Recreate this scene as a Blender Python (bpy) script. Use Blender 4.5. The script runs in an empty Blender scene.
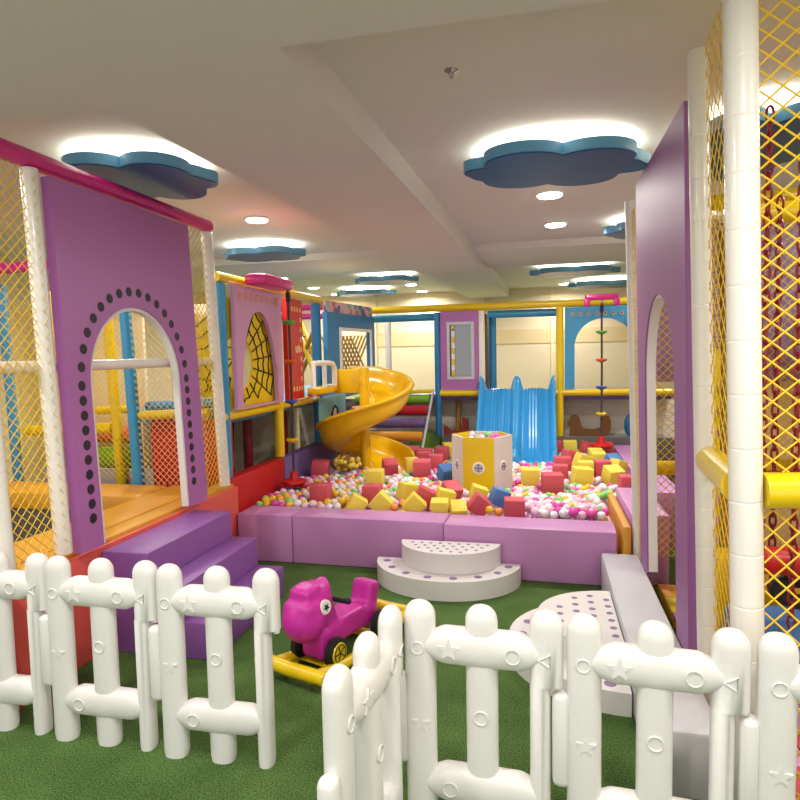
import bpy, bmesh, math, random
import numpy as np
from mathutils import Vector, Matrix, Euler
random.seed(7); rng = np.random.default_rng(7)
S = bpy.context.scene
COL = S.collection
PI = math.pi
R = math.radians

# ------------------------------------------------------------------ materials
def srgb(r, g, b):
    f = lambda c: c/12.92 if c <= .04045 else ((c+.055)/1.055)**2.4
    return (f(r/255), f(g/255), f(b/255), 1)

def mat(name, rgb, rough=.5, bump=0, bscale=40, var=.06, vscale=3, metal=0, coat=0, spec=.5):
    m = bpy.data.materials.new(name); m.use_nodes = True
    nt = m.node_tree; p = nt.nodes['Principled BSDF']
    c = srgb(*rgb)
    p.inputs['Roughness'].default_value = rough
    p.inputs['Metallic'].default_value = metal
    p.inputs['Specular IOR Level'].default_value = spec
    if coat:
        p.inputs['Coat Weight'].default_value = coat
        p.inputs['Coat Roughness'].default_value = .12
    tc = nt.nodes.new('ShaderNodeTexCoord')
    n = nt.nodes.new('ShaderNodeTexNoise'); n.inputs['Scale'].default_value = vscale
    n.inputs['Detail'].default_value = 3
    nt.links.new(tc.outputs['Object'], n.inputs['Vector'])
    mx = nt.nodes.new('ShaderNodeMix'); mx.data_type = 'RGBA'
    mx.inputs[6].default_value = tuple(min(1, x*(1-var)) for x in c[:3]) + (1,)
    mx.inputs[7].default_value = tuple(min(1, x*(1+var)) for x in c[:3]) + (1,)
    nt.links.new(n.outputs['Fac'], mx.inputs[0])
    nt.links.new(mx.outputs[2], p.inputs['Base Color'])
    if bump:
        n2 = nt.nodes.new('ShaderNodeTexNoise'); n2.inputs['Scale'].default_value = bscale
        nt.links.new(tc.outputs['Object'], n2.inputs['Vector'])
        b = nt.nodes.new('ShaderNodeBump'); b.inputs['Strength'].default_value = bump
        b.inputs['Distance'].default_value = .01
        nt.links.new(n2.outputs['Fac'], b.inputs['Height'])
        nt.links.new(b.outputs['Normal'], p.inputs['Normal'])
    return m

def emit(name, rgb, st):
    m = bpy.data.materials.new(name); m.use_nodes = True
    p = m.node_tree.nodes['Principled BSDF']
    p.inputs['Base Color'].default_value = (.8, .8, .8, 1)
    p.inputs['Emission Color'].default_value = srgb(*rgb)
    p.inputs['Emission Strength'].default_value = st
    return m

M = {}
M['ceil'] = mat('ceiling_paint', (220, 217, 216), .7, .08, 60, .03)
M['wall'] = mat('wall_paint', (234, 216, 184), .8, .08, 60, .04)
M['fabric'] = mat('cream_fabric', (242, 224, 184), .85, .25, 180, .08, 2)
M['band'] = mat('tan_wall_band', (226, 203, 156), .8, .08, 60, .04)
M['white_pvc'] = mat('white_pvc', (236, 232, 224), .3, .05, 30, .03, coat=.3)
M['white_hdpe'] = mat('white_moulded_plastic', (228, 226, 223), .42, .08, 120, .02)
M['lilac'] = mat('lilac_vinyl', (172, 104, 172), .38, .06, 25, .05)
M['purple'] = mat('purple_vinyl', (138, 86, 162), .42, .12, 12, .07)
M['violet'] = mat('violet_vinyl', (152, 98, 156), .5, .06, 25, .05)
M['barrier'] = mat('mauve_vinyl', (196, 138, 192), .42, .1, 10, .05)
M['pinkpanel'] = mat('pink_vinyl', (206, 150, 190), .45, .06, 20, .05)
M['magenta'] = mat('magenta_vinyl', (208, 24, 132), .3, .05, 20, .06, coat=.3)
M['yellow'] = mat('yellow_vinyl', (232, 198, 8), .3, .05, 20, .05, coat=.3)
M['netyellow'] = mat('yellow_cord', (236, 196, 40), .6, .2, 300, .08)
M['netcream'] = mat('cream_cord', (232, 206, 140), .6, .2, 300, .08)
M['orangepad'] = mat('orange_vinyl', (218, 154, 48), .42, .12, 10, .06)
M['lavender'] = mat('lavender_vinyl', (156, 134, 188), .42, .06, 25, .05)
M['salmon'] = mat('salmon_vinyl', (226, 92, 84), .42, .08, 12, .05)
M['red'] = mat('red_vinyl', (196, 28, 30), .38, .06, 20, .06)
M['darkred'] = mat('dark_red_vinyl', (130, 18, 34), .4, .06, 20, .06)
M['blue'] = mat('blue_vinyl', (58, 148, 194), .38, .06, 20, .05)
M['deepblue'] = mat('deep_blue_vinyl', (42, 124, 180), .38, .06, 20, .05)
M['lightblue'] = mat('light_blue_board', (122, 190, 204), .45, .05, 20, .05)
M['slideblue'] = mat('blue_moulded_plastic', (54, 154, 216), .25, .03, 20, .03, coat=.3)
M['slideyellow'] = mat('yellow_moulded_plastic', (236, 186, 6), .3, .04, 14, .05, coat=.3)
M['black'] = mat('black_rubber', (22, 22, 24), .6, .1, 60, .1)
M['dot'] = mat('black_print', (34, 24, 40), .5)
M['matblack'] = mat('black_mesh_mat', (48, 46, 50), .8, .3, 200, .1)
M['greygrass'] = None
M['grey'] = mat('grey_vinyl', (196, 196, 204), .45, .08, 12, .04)
M['stepwhite'] = mat('white_vinyl', (222, 218, 216), .45, .08, 14, .03)
M['stepdot'] = mat('lilac_print', (136, 108, 152), .5)
M['darkgrey'] = mat('dark_grey_vinyl', (96, 92, 92), .55, .06, 20, .06)
M['green'] = mat('green_vinyl', (110, 164, 44), .38, .05, 20, .05)
M['rollred'] = mat('crimson_vinyl', (190, 30, 50), .38, .05, 20, .05)
M['rollpurple'] = mat('dusk_purple_vinyl', (112, 92, 150), .38, .05, 20, .05)
M['brown'] = mat('brown_board', (122, 78, 36), .6, .1, 30, .1)
M['lattice'] = mat('olive_brown_vinyl', (150, 112, 36), .5, .1, 30, .1)
M['boatred'] = mat('brick_red_board', (150, 44, 34), .55, .08, 30, .08)
M['steel'] = mat('steel', (190, 190, 195), .25, metal=1, var=.02)
M['chain'] = mat('red_coated_chain', (140, 20, 38), .35, var=.1)
M['rope'] = mat('dark_rope', (70, 58, 60), .8, .4, 200, .1)
M['grating'] = mat('silver_grey_board', (170, 168, 178), .4, .1, 30, .1)
M['pony'] = mat('hot_pink_moulded_plastic', (206, 44, 164), .42, .05, 60, .03)
M['eyewhite'] = mat('white_sticker', (240, 238, 236), .4)
M['cubered'] = mat('coral_red_foam', (206, 82, 96), .6, .15, 60, .05)
M['cubeyellow'] = mat('lemon_foam', (236, 214, 78), .6, .15, 60, .05)
M['cubeblue'] = mat('cornflower_foam', (76, 128, 196), .6, .15, 60, .05)
M['cloudside'] = mat('blue_lacquer_edge', (96, 158, 196), .35, var=.04)
M['cloudface'] = mat('blue_gloss_acrylic', (46, 94, 152), .3, var=.03, spec=.12)
M['emblem'] = mat('grey_print', (150, 148, 166), .5, 0, 40, .35, 60)
M['b_white'] = mat('ball_white', (238, 236, 238), .3, var=.02)
M['b_pink'] = mat('ball_pale_pink', (240, 196, 224), .3, var=.02)
M['b_magenta'] = mat('ball_magenta', (222, 80, 170), .3, var=.02)
M['b_yellow'] = mat('ball_yellow', (242, 196, 40), .3, var=.02)
M['b_green'] = mat('ball_green', (132, 208, 120), .3, var=.02)
M['b_orange'] = mat('ball_orange', (240, 150, 60), .3, var=.02)
M['led'] = emit('warm_led', (255, 226, 170), 14)
M['lamp'] = emit('white_lamp', (255, 246, 232), 22)
M['glass'] = mat('dull_mirror', (128, 128, 130), .08, metal=.9, var=.04)
M['bronze'] = mat('brown_tinted_pane', (140, 98, 72), .55, var=.25, vscale=6)

# turf
def turf():
    m = bpy.data.materials.new('green_turf'); m.use_nodes = True
    nt = m.node_tree; p = nt.nodes['Principled BSDF']; p.inputs['Roughness'].default_value = .9
    p.inputs['Specular IOR Level'].default_value = .15
    tc = nt.nodes.new('ShaderNodeTexCoord')
    n = nt.nodes.new('ShaderNodeTexNoise'); n.inputs['Scale'].default_value = 160; n.inputs['Detail'].default_value = 4
    n3 = nt.nodes.new('ShaderNodeTexNoise'); n3.inputs['Scale'].default_value = 4
    nt.links.new(tc.outputs['Object'], n.inputs['Vector']); nt.links.new(tc.outputs['Object'], n3.inputs['Vector'])
    cr = nt.nodes.new('ShaderNodeValToRGB')
    cr.color_ramp.elements[0].position = .32; cr.color_ramp.elements[0].color = srgb(50, 80, 40)
    cr.color_ramp.elements[1].position = .7; cr.color_ramp.elements[1].color = srgb(122, 158, 84)
    mx = nt.nodes.new('ShaderNodeMath'); mx.operation = 'MULTIPLY_ADD'; mx.inputs[1].default_value = .25
    nt.links.new(n3.outputs['Fac'], mx.inputs[0]); nt.links.new(n.outputs['Fac'], mx.inputs[2])
    sb = nt.nodes.new('ShaderNodeMath'); sb.operation = 'SUBTRACT'; sb.inputs[1].default_value = .125
    nt.links.new(mx.outputs[0], sb.inputs[0]); nt.links.new(sb.outputs[0], cr.inputs['Fac'])
    nt.links.new(cr.outputs['Color'], p.inputs['Base Color'])
    b = nt.nodes.new('ShaderNodeBump'); b.inputs['Strength'].default_value = .9; b.inputs['Distance'].default_value = .02
    nt.links.new(n.outputs['Fac'], b.inputs['Height']); nt.links.new(b.outputs['Normal'], p.inputs['Normal'])
    return m
M['turf'] = turf()

def wave_mat():
    m = mat('embossed_white_board', (236, 228, 214), .6)
    nt = m.node_tree; p = nt.nodes['Principled BSDF']; tc = nt.nodes.new('ShaderNodeTexCoord')
    w = nt.nodes.new('ShaderNodeTexWave'); w.bands_direction = 'Z'; w.inputs['Scale'].default_value = 9
    w.inputs['Distortion'].default_value = 6; w.inputs['Detail Scale'].default_value = 1.4
    nt.links.new(tc.outputs['Object'], w.inputs['Vector'])
    b = nt.nodes.new('ShaderNodeBump'); b.inputs['Strength'].default_value = .35; b.inputs['Distance'].default_value = .012
    nt.links.new(w.outputs['Fac'], b.inputs['Height']); nt.links.new(b.outputs['Normal'], p.inputs['Normal'])
    return m
M['wave'] = wave_mat()

def banner_mat():
    m = mat('picture_banner', (220, 170, 180), .6)
    nt = m.node_tree; p = nt.nodes['Principled BSDF']; tc = nt.nodes.new('ShaderNodeTexCoord')
    v = nt.nodes.new('ShaderNodeTexVoronoi'); v.inputs['Scale'].default_value = 14
    nt.links.new(tc.outputs['Object'], v.inputs['Vector'])
    cr = nt.nodes.new('ShaderNodeValToRGB'); cr.color_ramp.interpolation = 'CONSTANT'
    cols = [(232, 196, 190), (222, 120, 130), (232, 186, 190), (150, 200, 190), (120, 110, 170), (236, 200, 200)]
    e = cr.color_ramp.elements
    while len(e) < len(cols): e.new(.5)
    for i, c in enumerate(cols): e[i].position = i/len(cols); e[i].color = srgb(*c)
    nt.links.new(v.outputs['Color'], cr.inputs['Fac'])
    nt.links.new(cr.outputs['Color'], p.inputs['Base Color'])
    return m
M['banner'] = banner_mat()

# ------------------------------------------------------------------ mesh builder
class MB:
    def __init__(s): s.v = []; s.f = []; s.m = []; s.mats = []
    def slot(s, m):
        if m not in s.mats: s.mats.append(m)
        return s.mats.index(m)
    def add(s, vs, fs, m, T=None):
        b = len(s.v); k = s.slot(m)
        for v in vs:
            v = Vector(v)
            s.v.append(tuple(T @ v) if T else tuple(v))
        for f in fs: s.f.append([b+i for i in f]); s.m.append(k)
        return s
    def bm(s, bm, m, T=None):
        bm.verts.index_update()
        s.add([v.co[:] for v in bm.verts], [[v.index for v in f.verts] for f in bm.faces], m, T); bm.free(); return s
    def box(s, lo, hi, m, bev=0, T=None, seg=2):
        bm = bmesh.new(); bmesh.ops.create_cube(bm, size=1)
        sz = [hi[i]-lo[i] for i in range(3)]
        for v in bm.verts:
            v.co = Vector([lo[i]+(v.co[i]+.5)*sz[i] for i in range(3)])
        if bev:
            bmesh.ops.bevel(bm, geom=bm.edges[:], offset=min(bev, min(sz)*.49), segments=seg, profile=.5, affect='EDGES')
        return s.bm(bm, m, T)
    def tube(s, pts, r, m, seg=12, cap=True, T=None):
        pts = [Vector(p) for p in pts]; n = len(pts)
        rs = r if isinstance(r, (list, tuple)) else [r]*n
        vs = []; fs = []
        ref = None
        for i, p in enumerate(pts):
            t = (pts[min(i+1, n-1)]-pts[max(i-1, 0)])
            t = t.normalized() if t.length > 1e-9 else Vector((0, 0, 1))
            if ref is None:
                ref = Vector((0, 0, 1)) if abs(t.z) < .9 else Vector((1, 0, 0))
            a = t.cross(ref).normalized(); b = a.cross(t).normalized(); ref = b
            for k in range(seg):
                an = 2*PI*k/seg
                vs.append(p+(a*math.cos(an)+b*math.sin(an))*rs[i])
        for i in range(n-1):
            for k in range(seg):
                k2 = (k+1) % seg
                fs.append([i*seg+k, i*seg+k2, (i+1)*seg+k2, (i+1)*seg+k])
        if cap:
            fs.append(list(range(seg))); fs.append([(n-1)*seg+k for k in range(seg-1, -1, -1)])
        return s.add(vs, fs, m, T)
    def pipe(s, a, b, r, m, pitch=.15, seg=16):
        "padded pipe: shallow seam ring every pitch"
        a = Vector(a); b = Vector(b); L = (b-a).length; n = max(1, round(L/pitch)); pts = []; rs = []
        d = (b-a)/L
        for i in range(n):
            t0 = L*i/n; t1 = L*(i+1)/n
            for t, k in ((t0, .972), (t0+.0025, .998), (t0+.006, 1), (t1-.006, 1), (t1-.0025, .998)):
                pts.append(a+d*t); rs.append(r*k)
        pts.append(b); rs.append(r*.972)
        return s.tube(pts, rs, m, seg)
    def sphere(s, c, r, m, u=14, v=9, sc=(1, 1, 1), T=None):
        vs = [(c[0], c[1], c[2]+r*sc[2])]; fs = []
        for j in range(1, v):
            th = PI*j/v
            for i in range(u):
                ph = 2*PI*i/u
                vs.append((c[0]+r*sc[0]*math.sin(th)*math.cos(ph), c[1]+r*sc[1]*math.sin(th)*math.sin(ph), c[2]+r*sc[2]*math.cos(th)))
        vs.append((c[0], c[1], c[2]-r*sc[2])); e = len(vs)-1
        for i in range(u): fs.append([0, 1+i, 1+(i+1) % u]); fs.append([e, e-u+(i+1) % u, e-u+i])
        for j in range(v-2):
            for i in range(u):
                a = 1+j*u+i; b = 1+j*u+(i+1) % u
                fs.append([a, a+u, b+u, b])
        return s.add(vs, fs, m, T)
    def prism(s, outline, holes, d0, d1, m, frame, bev=0, m_side=None, m_hole=None):
        """polygon (2-D, optional holes) extruded from d0 to d1; frame(x, y, d) -> world"""
        bm = bmesh.new(); loops = [outline]+list(holes); edges = []
        for lp in loops:
            vs = [bm.verts.new((p[0], p[1], 0)) for p in lp]
            for i in range(len(vs)): edges.append(bm.edges.new((vs[i], vs[(i+1) % len(vs)])))
        bmesh.ops.triangle_fill(bm, use_beauty=True, use_dissolve=False, edges=edges)
        bm.verts.index_update()
        pv = [v.co[:2] for v in bm.verts]; tf = [[v.index for v in f.verts] for f in bm.faces]; bm.free()
        s.add([frame(x, y, d0) for x, y in pv], tf, m)
        s.add([frame(x, y, d1) for x, y in pv], [f[::-1] for f in tf], m)
        for li, lp in enumerate(loops):
            n = len(lp); vs = [frame(x, y, d0) for x, y in lp]+[frame(x, y, d1) for x, y in lp]
            s.add(vs, [[i, (i+1) % n, n+(i+1) % n, n+i] for i in range(n)], (m_hole if li and m_hole else m_side) or m)
        return s
    def disc(s, c, nrm, r, m, t=.002, seg=16, sc=1):
        nrm = Vector(nrm).normalized(); c = Vector(c)
        return s.tube([c, c+nrm*t], [r, r*.96], m, seg)
    def build(s, name, parent=None, smooth=35, origin=None):
        me = bpy.data.meshes.new(name)
        if parent is not None:
            q = parent; o = Vector((0, 0, 0))
            while q is not None: o += q.location; q = q.parent
        elif origin is not None: o = Vector(origin)
        else:
            a = np.array(s.v); o = Vector((*(a[:, :2].min(0)+a[:, :2].max(0))/2, a[:, 2].min()))
        me.from_pydata([tuple(Vector(v)-o) for v in s.v], [], s.f)
        for m in s.mats: me.materials.append(m)
        me.polygons.foreach_set('material_index', s.m)
        bm = bmesh.new(); bm.from_mesh(me); bmesh.ops.recalc_face_normals(bm, faces=bm.faces[:]); bm.to_mesh(me); bm.free()
        if smooth:
            me.polygons.foreach_set('use_smooth', [True]*len(me.polygons))
            me.set_sharp_from_angle(angle=R(smooth))
        ob = bpy.data.objects.new(name, me); COL.objects.link(ob)
        if parent is not None: ob.parent = parent
        else: ob.location = o
        return ob

def tag(o, label=None, cat=None, group=None, kind=None):
    if label: o['label'] = label
    if cat: o['category'] = cat
    if group: o['group'] = group
    if kind: o['kind'] = kind
    return o
def thing(name, loc, label, cat, group=None):
    o = bpy.data.objects.new(name, None); COL.objects.link(o); o.location = loc; o.empty_display_size = .1
    return tag(o, label, cat, group)
def struct(mb, name, label=None):
    o = mb.build(name); o['kind'] = 'structure'
    if label: o['label'] = label; o['category'] = name.split('_')[0]
    return o
def copy_tree(o, parent=None):
    c = o.copy(); COL.objects.link(c); c.parent = parent
    for ch in list(o.children): copy_tree(ch, c)
    return c
def fX(x):   # a panel in the plane X = const: 2-D (y, z), depth along X
    return lambda a, b, d: (x+d, a, b)
def fY(y):
    return lambda a, b, d: (a, y+d, b)
def fZ(z):
    return lambda a, b, d: (a, b, z+d)
def rect(a0, b0, a1, b1): return [(a0, b0), (a1, b0), (a1, b1), (a0, b1)]
def arch(a0, a1, b0, spring, top, n=20, pointy=0):
    c = (a0+a1)/2; r = (a1-a0)/2; out = [(a1, b0)]
    for i in range(n+1):
        t = PI*i/n; y = math.sin(t)**(1.0) if not pointy else (1-abs(math.cos(t))**2.3)**.72
        out.append((c+r*math.cos(t), spring+(top-spring)*y))
    out.append((a0, b0)); return out
def net(name, parent, o, u, v, w, h, cell, r, m, knots=False, slant=1.0):
    "diamond net: strands along both diagonals clipped to the rectangle o + a*u + b*v"
    mb = MB(); o = Vector(o); u = Vector(u); v = Vector(v)
    cw = cell; ch = cell*slant; k = ch/cw
    def strand(a0, b0, sgn):
        # points where b = b0 + sgn*k*(a-a0) inside [0,w]x[0,h]
        ts = []
        for a in (0, w):
            b = b0+sgn*k*(a-a0)
            if -1e-6 <= b <= h+1e-6: ts.append((a, b))
        for b in (0, h):
            a = a0+sgn*(b-b0)/k
            if -1e-6 <= a <= w+1e-6: ts.append((a, b))
        ts.sort()
        if len(ts) >= 2 and (ts[-1][0]-ts[0][0]) > cw*.2:
            mb.tube([o+u*ts[0][0]+v*ts[0][1], o+u*ts[-1][0]+v*ts[-1][1]], r, m, 4, cap=False)
    n = int((w+h/k)/cw)+2
    for i in range(n): strand(i*cw, 0, -1); strand(w-i*cw, 0, 1)
    if knots:
        for i in range(int(w/cw*2)+1):
            for j in range(int(h/ch*2)+1):
                pass
    return mb.build(name, parent, smooth=60)

# ------------------------------------------------------------------ camera
cd = bpy.data.cameras.new('camera'); cam = bpy.data.objects.new('camera', cd); COL.objects.link(cam)
cd.sensor_width = 36; cd.lens = 27.9; cd.clip_start = .05
RM = Matrix(((.97516, -.0031, -.22149), (.22003, -.07526, .9726), (-.02, -.9972, -.0727)))  # rows: world axes in camera axes (right, down, forward)
d = Vector((140/620, -48/620, 1)).normalized(); h = Vector((-2400/620, 2.8/620, 1))
cx = RM.col[0]; cy = -RM.col[1]; cz = -RM.col[2]
m3 = Matrix((cx, cy, cz)).transposed().to_quaternion().to_matrix()
cam.matrix_world = Matrix.Translation((0, 0, 1.5)) @ m3.to_4x4()
S.camera = cam

# ------------------------------------------------------------------ room shell
SOF, CEI = 2.50, 2.65
X0, X1, Y0, Y1 = -6.0, 3.3, -1.6, 11.5
struct(MB().box((X0, Y0, -.1), (X1, Y1, 0), M['turf']), 'floor')
mb = MB().box((X0-.1, Y0, CEI), (X1+.1, Y1, CEI+.12), M['ceil'])
struct(mb, 'ceiling')
# lowered soffit bands between the ceiling recesses
def soffit(name, lo, hi, z=None): struct(MB().box((lo[0], lo[1], z or SOF), (hi[0], hi[1], CEI-.0005), M['ceil']), name)
BL = lambda y: -1.77+.043*y
BR_ = lambda y: -.885+.029*y
struct(MB().prism([(BL(Y0), Y0), (BR_(Y0), Y0), (BR_(Y1), Y1), (BL(Y1), Y1)], [], 0, CEI-.0005-SOF, M['ceil'], fZ(SOF)), 'ceiling_beam')
def soffit_poly(name, pts, z): struct(MB().prism(pts, [], 0, CEI-.0005-z, M['ceil'], fZ(z)), name)
soffit_poly('ceiling_beam_left_front', [(X0, Y0), (BL(Y0), Y0), (BL(2.23), 2.23), (X0, 2.23)], SOF)
soffit_poly('ceiling_beam_right_front', [(BR_(Y0), Y0), (X1, Y0), (X1, 1.95), (BR_(1.95), 1.95)], SOF)
soffit_poly('ceiling_beam_left_middle', [(X0, 6.65), (BL(6.65), 6.65), (BL(7.9), 7.9), (X0, 7.9)], 2.575)
soffit_poly('ceiling_beam_right_middle', [(BR_(6.65), 6.65), (X1, 6.65), (X1, 8.0), (BR_(8.0), 8.0)], 2.575)
struct(MB().box((X0-.1, Y0, 0), (X0, Y1, CEI), M['wall']), 'wall_left')
struct(MB().box((X1, Y0, 0), (X1+.1, Y1, CEI), M['wall']), 'wall_right')
struct(MB().box((X0-.1, Y1, 0), (X1+.1, Y1+.1, CEI), M['wall']), 'wall_back')

struct(MB().box((X0, Y1-.012, 1.66), (X1, Y1-.0005, 1.92), M['band']), 'trim_1')
for i_, x_ in enumerate((-3.1, -1.05, .18)):
    struct(MB().box((x_, Y1-.03, 0), (x_+.05, Y1-.0125, CEI-.001), M['fabric']), 'trim_%d' % (i_+2))
# ------------------------------------------------------------------ left play frame
YL0, YL1 = 2.13, 4.00
PL = -2.19
lf = thing('play_frame', (PL-.6, 3.1, 0), 'white pole and magenta topped netted frame of the trampoline corner at left', 'play frame')
Zp = .555
for x, y in ((PL, YL0), (PL, 2.455), (PL, YL1)):
    MB().pipe((x, y, .572), (x, y, 2.36), .038, M['white_pvc'], .4).build('post', lf)
MB().pipe((PL, 2.09, 2.405), (PL, 4.03, 2.405), .044, M['magenta'], .3).build('top_pipe', lf)
MB().pipe((PL-.035, YL0, 1.46), (PL-.035, YL1, 1.46), .028, M['white_pvc'], 3).build('rail', lf)
MB().pipe((-4.6, 4.12, 2.28), (-3.0, 4.12, 2.28), .045, M['magenta'], .3).build('far_top_pipe', lf)
tag(MB().pipe((-2.98, 4.13, Zp), (-2.98, 4.13, 2.02), .045, M['blue'], .15).build('back_post', lf), 'light blue padded post')
tag(MB().pipe((-3.36, 4.42, .5), (-3.36, 4.42, 2.0), .04, M['yellow'], .15).build('back_post', lf), 'yellow padded post')
tag(MB().pipe((-4.3, 4.35, .5), (-4.3, 4.35, 2.2), .04, M['blue'], .15).build('back_post', lf), 'light blue padded post')
tag(MB().pipe((-4.35, 4.9, .5), (-4.35, 4.9, 2.2), .04, M['yellow'], .15).build('back_post', lf), 'yellow padded post')
tag(MB().pipe((-2.935, 4.15, 1.085), (-2.36, 4.15, 1.085), .035, M['yellow'], .15).build('back_rail', lf), 'yellow padded rail')
tag(MB().pipe((-2.935, 4.24, 1.15), (-2.36, 4.24, 1.15), .035, M['blue'], .15).build('back_rail', lf), 'light blue padded rail')
tag(MB().pipe((-4.25, 4.42, .97), (-3.40, 4.42, .97), .045, M['yellow'], .1).build('back_rail', lf), 'yellow padded rail')
tag(MB().pipe((-4.25, 4.7, 1.1), (-3.40, 4.7, 1.1), .035, M['yellow'], .1).build('back_rail', lf), 'yellow padded rail')
net('net', lf, (PL, YL0+.03, .57), (0, 1, 0), (0, 0, 1), .26, 1.84, .052, .0026, M['netyellow'])
net('net', lf, (PL, 3.69, Zp), (0, 1, 0), (0, 0, 1), .27, 1.84, .05, .0026, M['netyellow'])
net('net', lf, (-2.93, 4.10, Zp), (1, 0, 0), (0, 0, 1), .57, 1.45, .05, .0022, M['netcream'])
net('net', lf, (-4.28, 4.34, Zp), (1, 0, 0), (0, 0, 1), 1.25, 1.5, .05, .0022, M['netyellow'])
# bound edge: cream lacing wound round the posts
for y in (2.455, YL1):
    mb = MB(); pts = []
    for i in range(300):
        pts.append((PL+.036, y-.014+(.016 if i % 2 else -.010), .59+i*.0059))
    mb.tube(pts[::4], .0022, M['netcream'], 5) if False else mb.tube([(a_, (y-.014)+(.016 if k_ % 2 else -.012), c_) for k_, (a_, b_, c_) in enumerate(pts[::5])], .0024, M['netcream'], 5); mb.build('lacing', lf)

lf.rotation_euler.y = R(-2.0)
pb = thing('padded_platform', (-3.4, 3.15, 0), 'salmon sided padded platform under the lilac arch panel at left', 'platform')
MB().box((-2.226, 2.10, 0), (-2.2, 4.18, .55), M['salmon'], .012).build('side_pad', pb)
MB().box((-4.6, 2.10, 0), (-2.325, 4.1, .36), M['darkgrey']).build('base', pb)
MB().box((-2.37, 2.10, .38), (-2.228, 4.18, .570), M['orangepad'], .02).build('rim_pad', pb)
tp = thing('trampoline', (-3.4, 3.1, .362), 'sunken black trampoline bed framed by orange pads inside the left frame', 'trampoline')
MB().box((-4.3, 2.22, .44), (-2.70, 3.66, .46), M['matblack']).build('bed', tp)
MB().box((-2.69, 2.11, .365), (-2.38, 4.08, .57), M['orangepad'], .03).build('pad', tp)
MB().box((-4.55, 3.68, .365), (-2.695, 4.06, .57), M['orangepad'], .03).build('pad', tp)
MB().box((-4.3, 2.11, .365), (-2.695, 2.2, .57), M['orangepad'], .03).build('pad', tp)

# lilac arch panel, left
def arch_panel(x0, x1, y0, y1, z0, z1, ya0, ya1, spring, top, m, mside, name, label, dots=True, face=1):
    mb = MB(); a = arch(ya0, ya1, z0-.001, spring, top, 24); xd = x1; dg = .062
    # outline as one U-shaped polygon
    out = [(y0, z0), (ya0, z0)] + a[::-1][1:-1] + [(ya1, z0), (y1, z0), (y1, z1), (y0, z1)]
    mb.prism(out, [], 0, x1-x0, m, fX(x0))
    if dots:
        c = (ya0+ya1)/2; r = (ya1-ya0)/2+dg
        path = []
        zz = z0+.15
        L = spring-zz; n = 9
        for i in range(n): path.append((ya0-dg, zz+L*i/n))
        na = 17
        for i in range(na+1):
            t = PI-PI*i/na
            path.append((c+r*math.cos(t), spring+(top-spring+.085)*math.sin(t)))
        for i in range(n-1, -1, -1): path.append((ya1+dg, zz+L*i/n))
        for y, z in path:
            mb.disc((x1-.001, y, z), (1, 0, 0), .026, M['dot'], .003, 14)
    o = mb.build(name, smooth=30)
    bv = o.modifiers.new('soft', 'BEVEL'); bv.width = .01; bv.segments = 2; bv.limit_method = 'ANGLE'; bv.angle_limit = R(60)
    return tag(o, label, 'foam panel')
la_ = arch_panel(-2.20, -2.150, 2.505, 3.66, .575, 2.358, 2.66, 3.45, 1.38, 1.79, M['lilac'], None, 'arched_panel',
           'lilac foam panel with round arch edged in black dots, left frame')
def lining(parent, ya0, ya1, z0, spring, top, x0, x1):
    aa = arch(ya0+.018, ya1-.018, z0, spring, top-.018, 24); bb = arch(ya0+.001, ya1-.001, z0, spring, top-.001, 24)
    ob = MB().prism(aa + bb[::-1], [], 0, x1-x0, M['stepwhite'], fX(x0)).build('jamb_lining', parent, 30); ob['label'] = 'off-white arch lining'
lining(la_, 2.66, 3.45, .58, 1.38, 1.79, -2.198, -2.156)
la_.rotation_euler.y = R(-1.9)
# white edging on the inner jamb of the arch
# steps
st = thing('foam_steps', (-1.89, 3.07, 0), 'purple three tread foam steps up to the left platform', 'steps')
MB().box((-2.195, 2.69, 0), (-1.93, 3.56, .53), M['purple'], .012).build('step', st)
MB().box((-1.928, 2.69, 0), (-1.755, 3.56, .365), M['purple'], .012).build('step', st)
MB().box((-1.753, 2.69, 0), (-1.58, 3.56, .19), M['purple'], .012).build('step', st)

# behind the trampoline
tag(MB().box((-2.93, 4.20, .3), (-2.29, 4.30, 1.045), M['red'], .01).build('padded_wall_panel'),
    'red padded wall panel behind the net of the trampoline corner', 'padded panel')
tag(MB().box((-3.38, 5.2, 1.105), (-2.75, 5.24, 2.0), M['fabric'], .004).build('fabric_screen'),
    'cream fabric screen seen through the arch of the lilac panel, right half', 'screen')
tag(MB().box((-4.9, 5.0, 0), (-3.52, 5.04, 2.0), M['fabric'], .004).build('fabric_screen'),
    'cream fabric screen seen through the arch of the lilac panel, left half', 'screen')
rolls = [((-3.85, 4.62, .66), M['green'], .10, 'green padded roll behind the trampoline, under the orange roll'),
         ((-3.85, 4.85, .83), M['salmon'], .07, 'orange padded roll behind the trampoline, above the green roll')]
for (x, y, z), m, r, lb in rolls:
    o = thing('padded_roll', (x+.35, y, z-r), lb, 'roll')
    MB().pipe((x-.3, y, z), (x+.48, y, z), r, m, 1.02, 20).build('roll_cover', o)
tag(MB().box((-4.2, 4.47, 0), (-3.10, 4.5, .60), M['grating'], .01).build('kick_board'),
    'light grey board at the foot of the green roll behind the trampoline', 'board')

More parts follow.
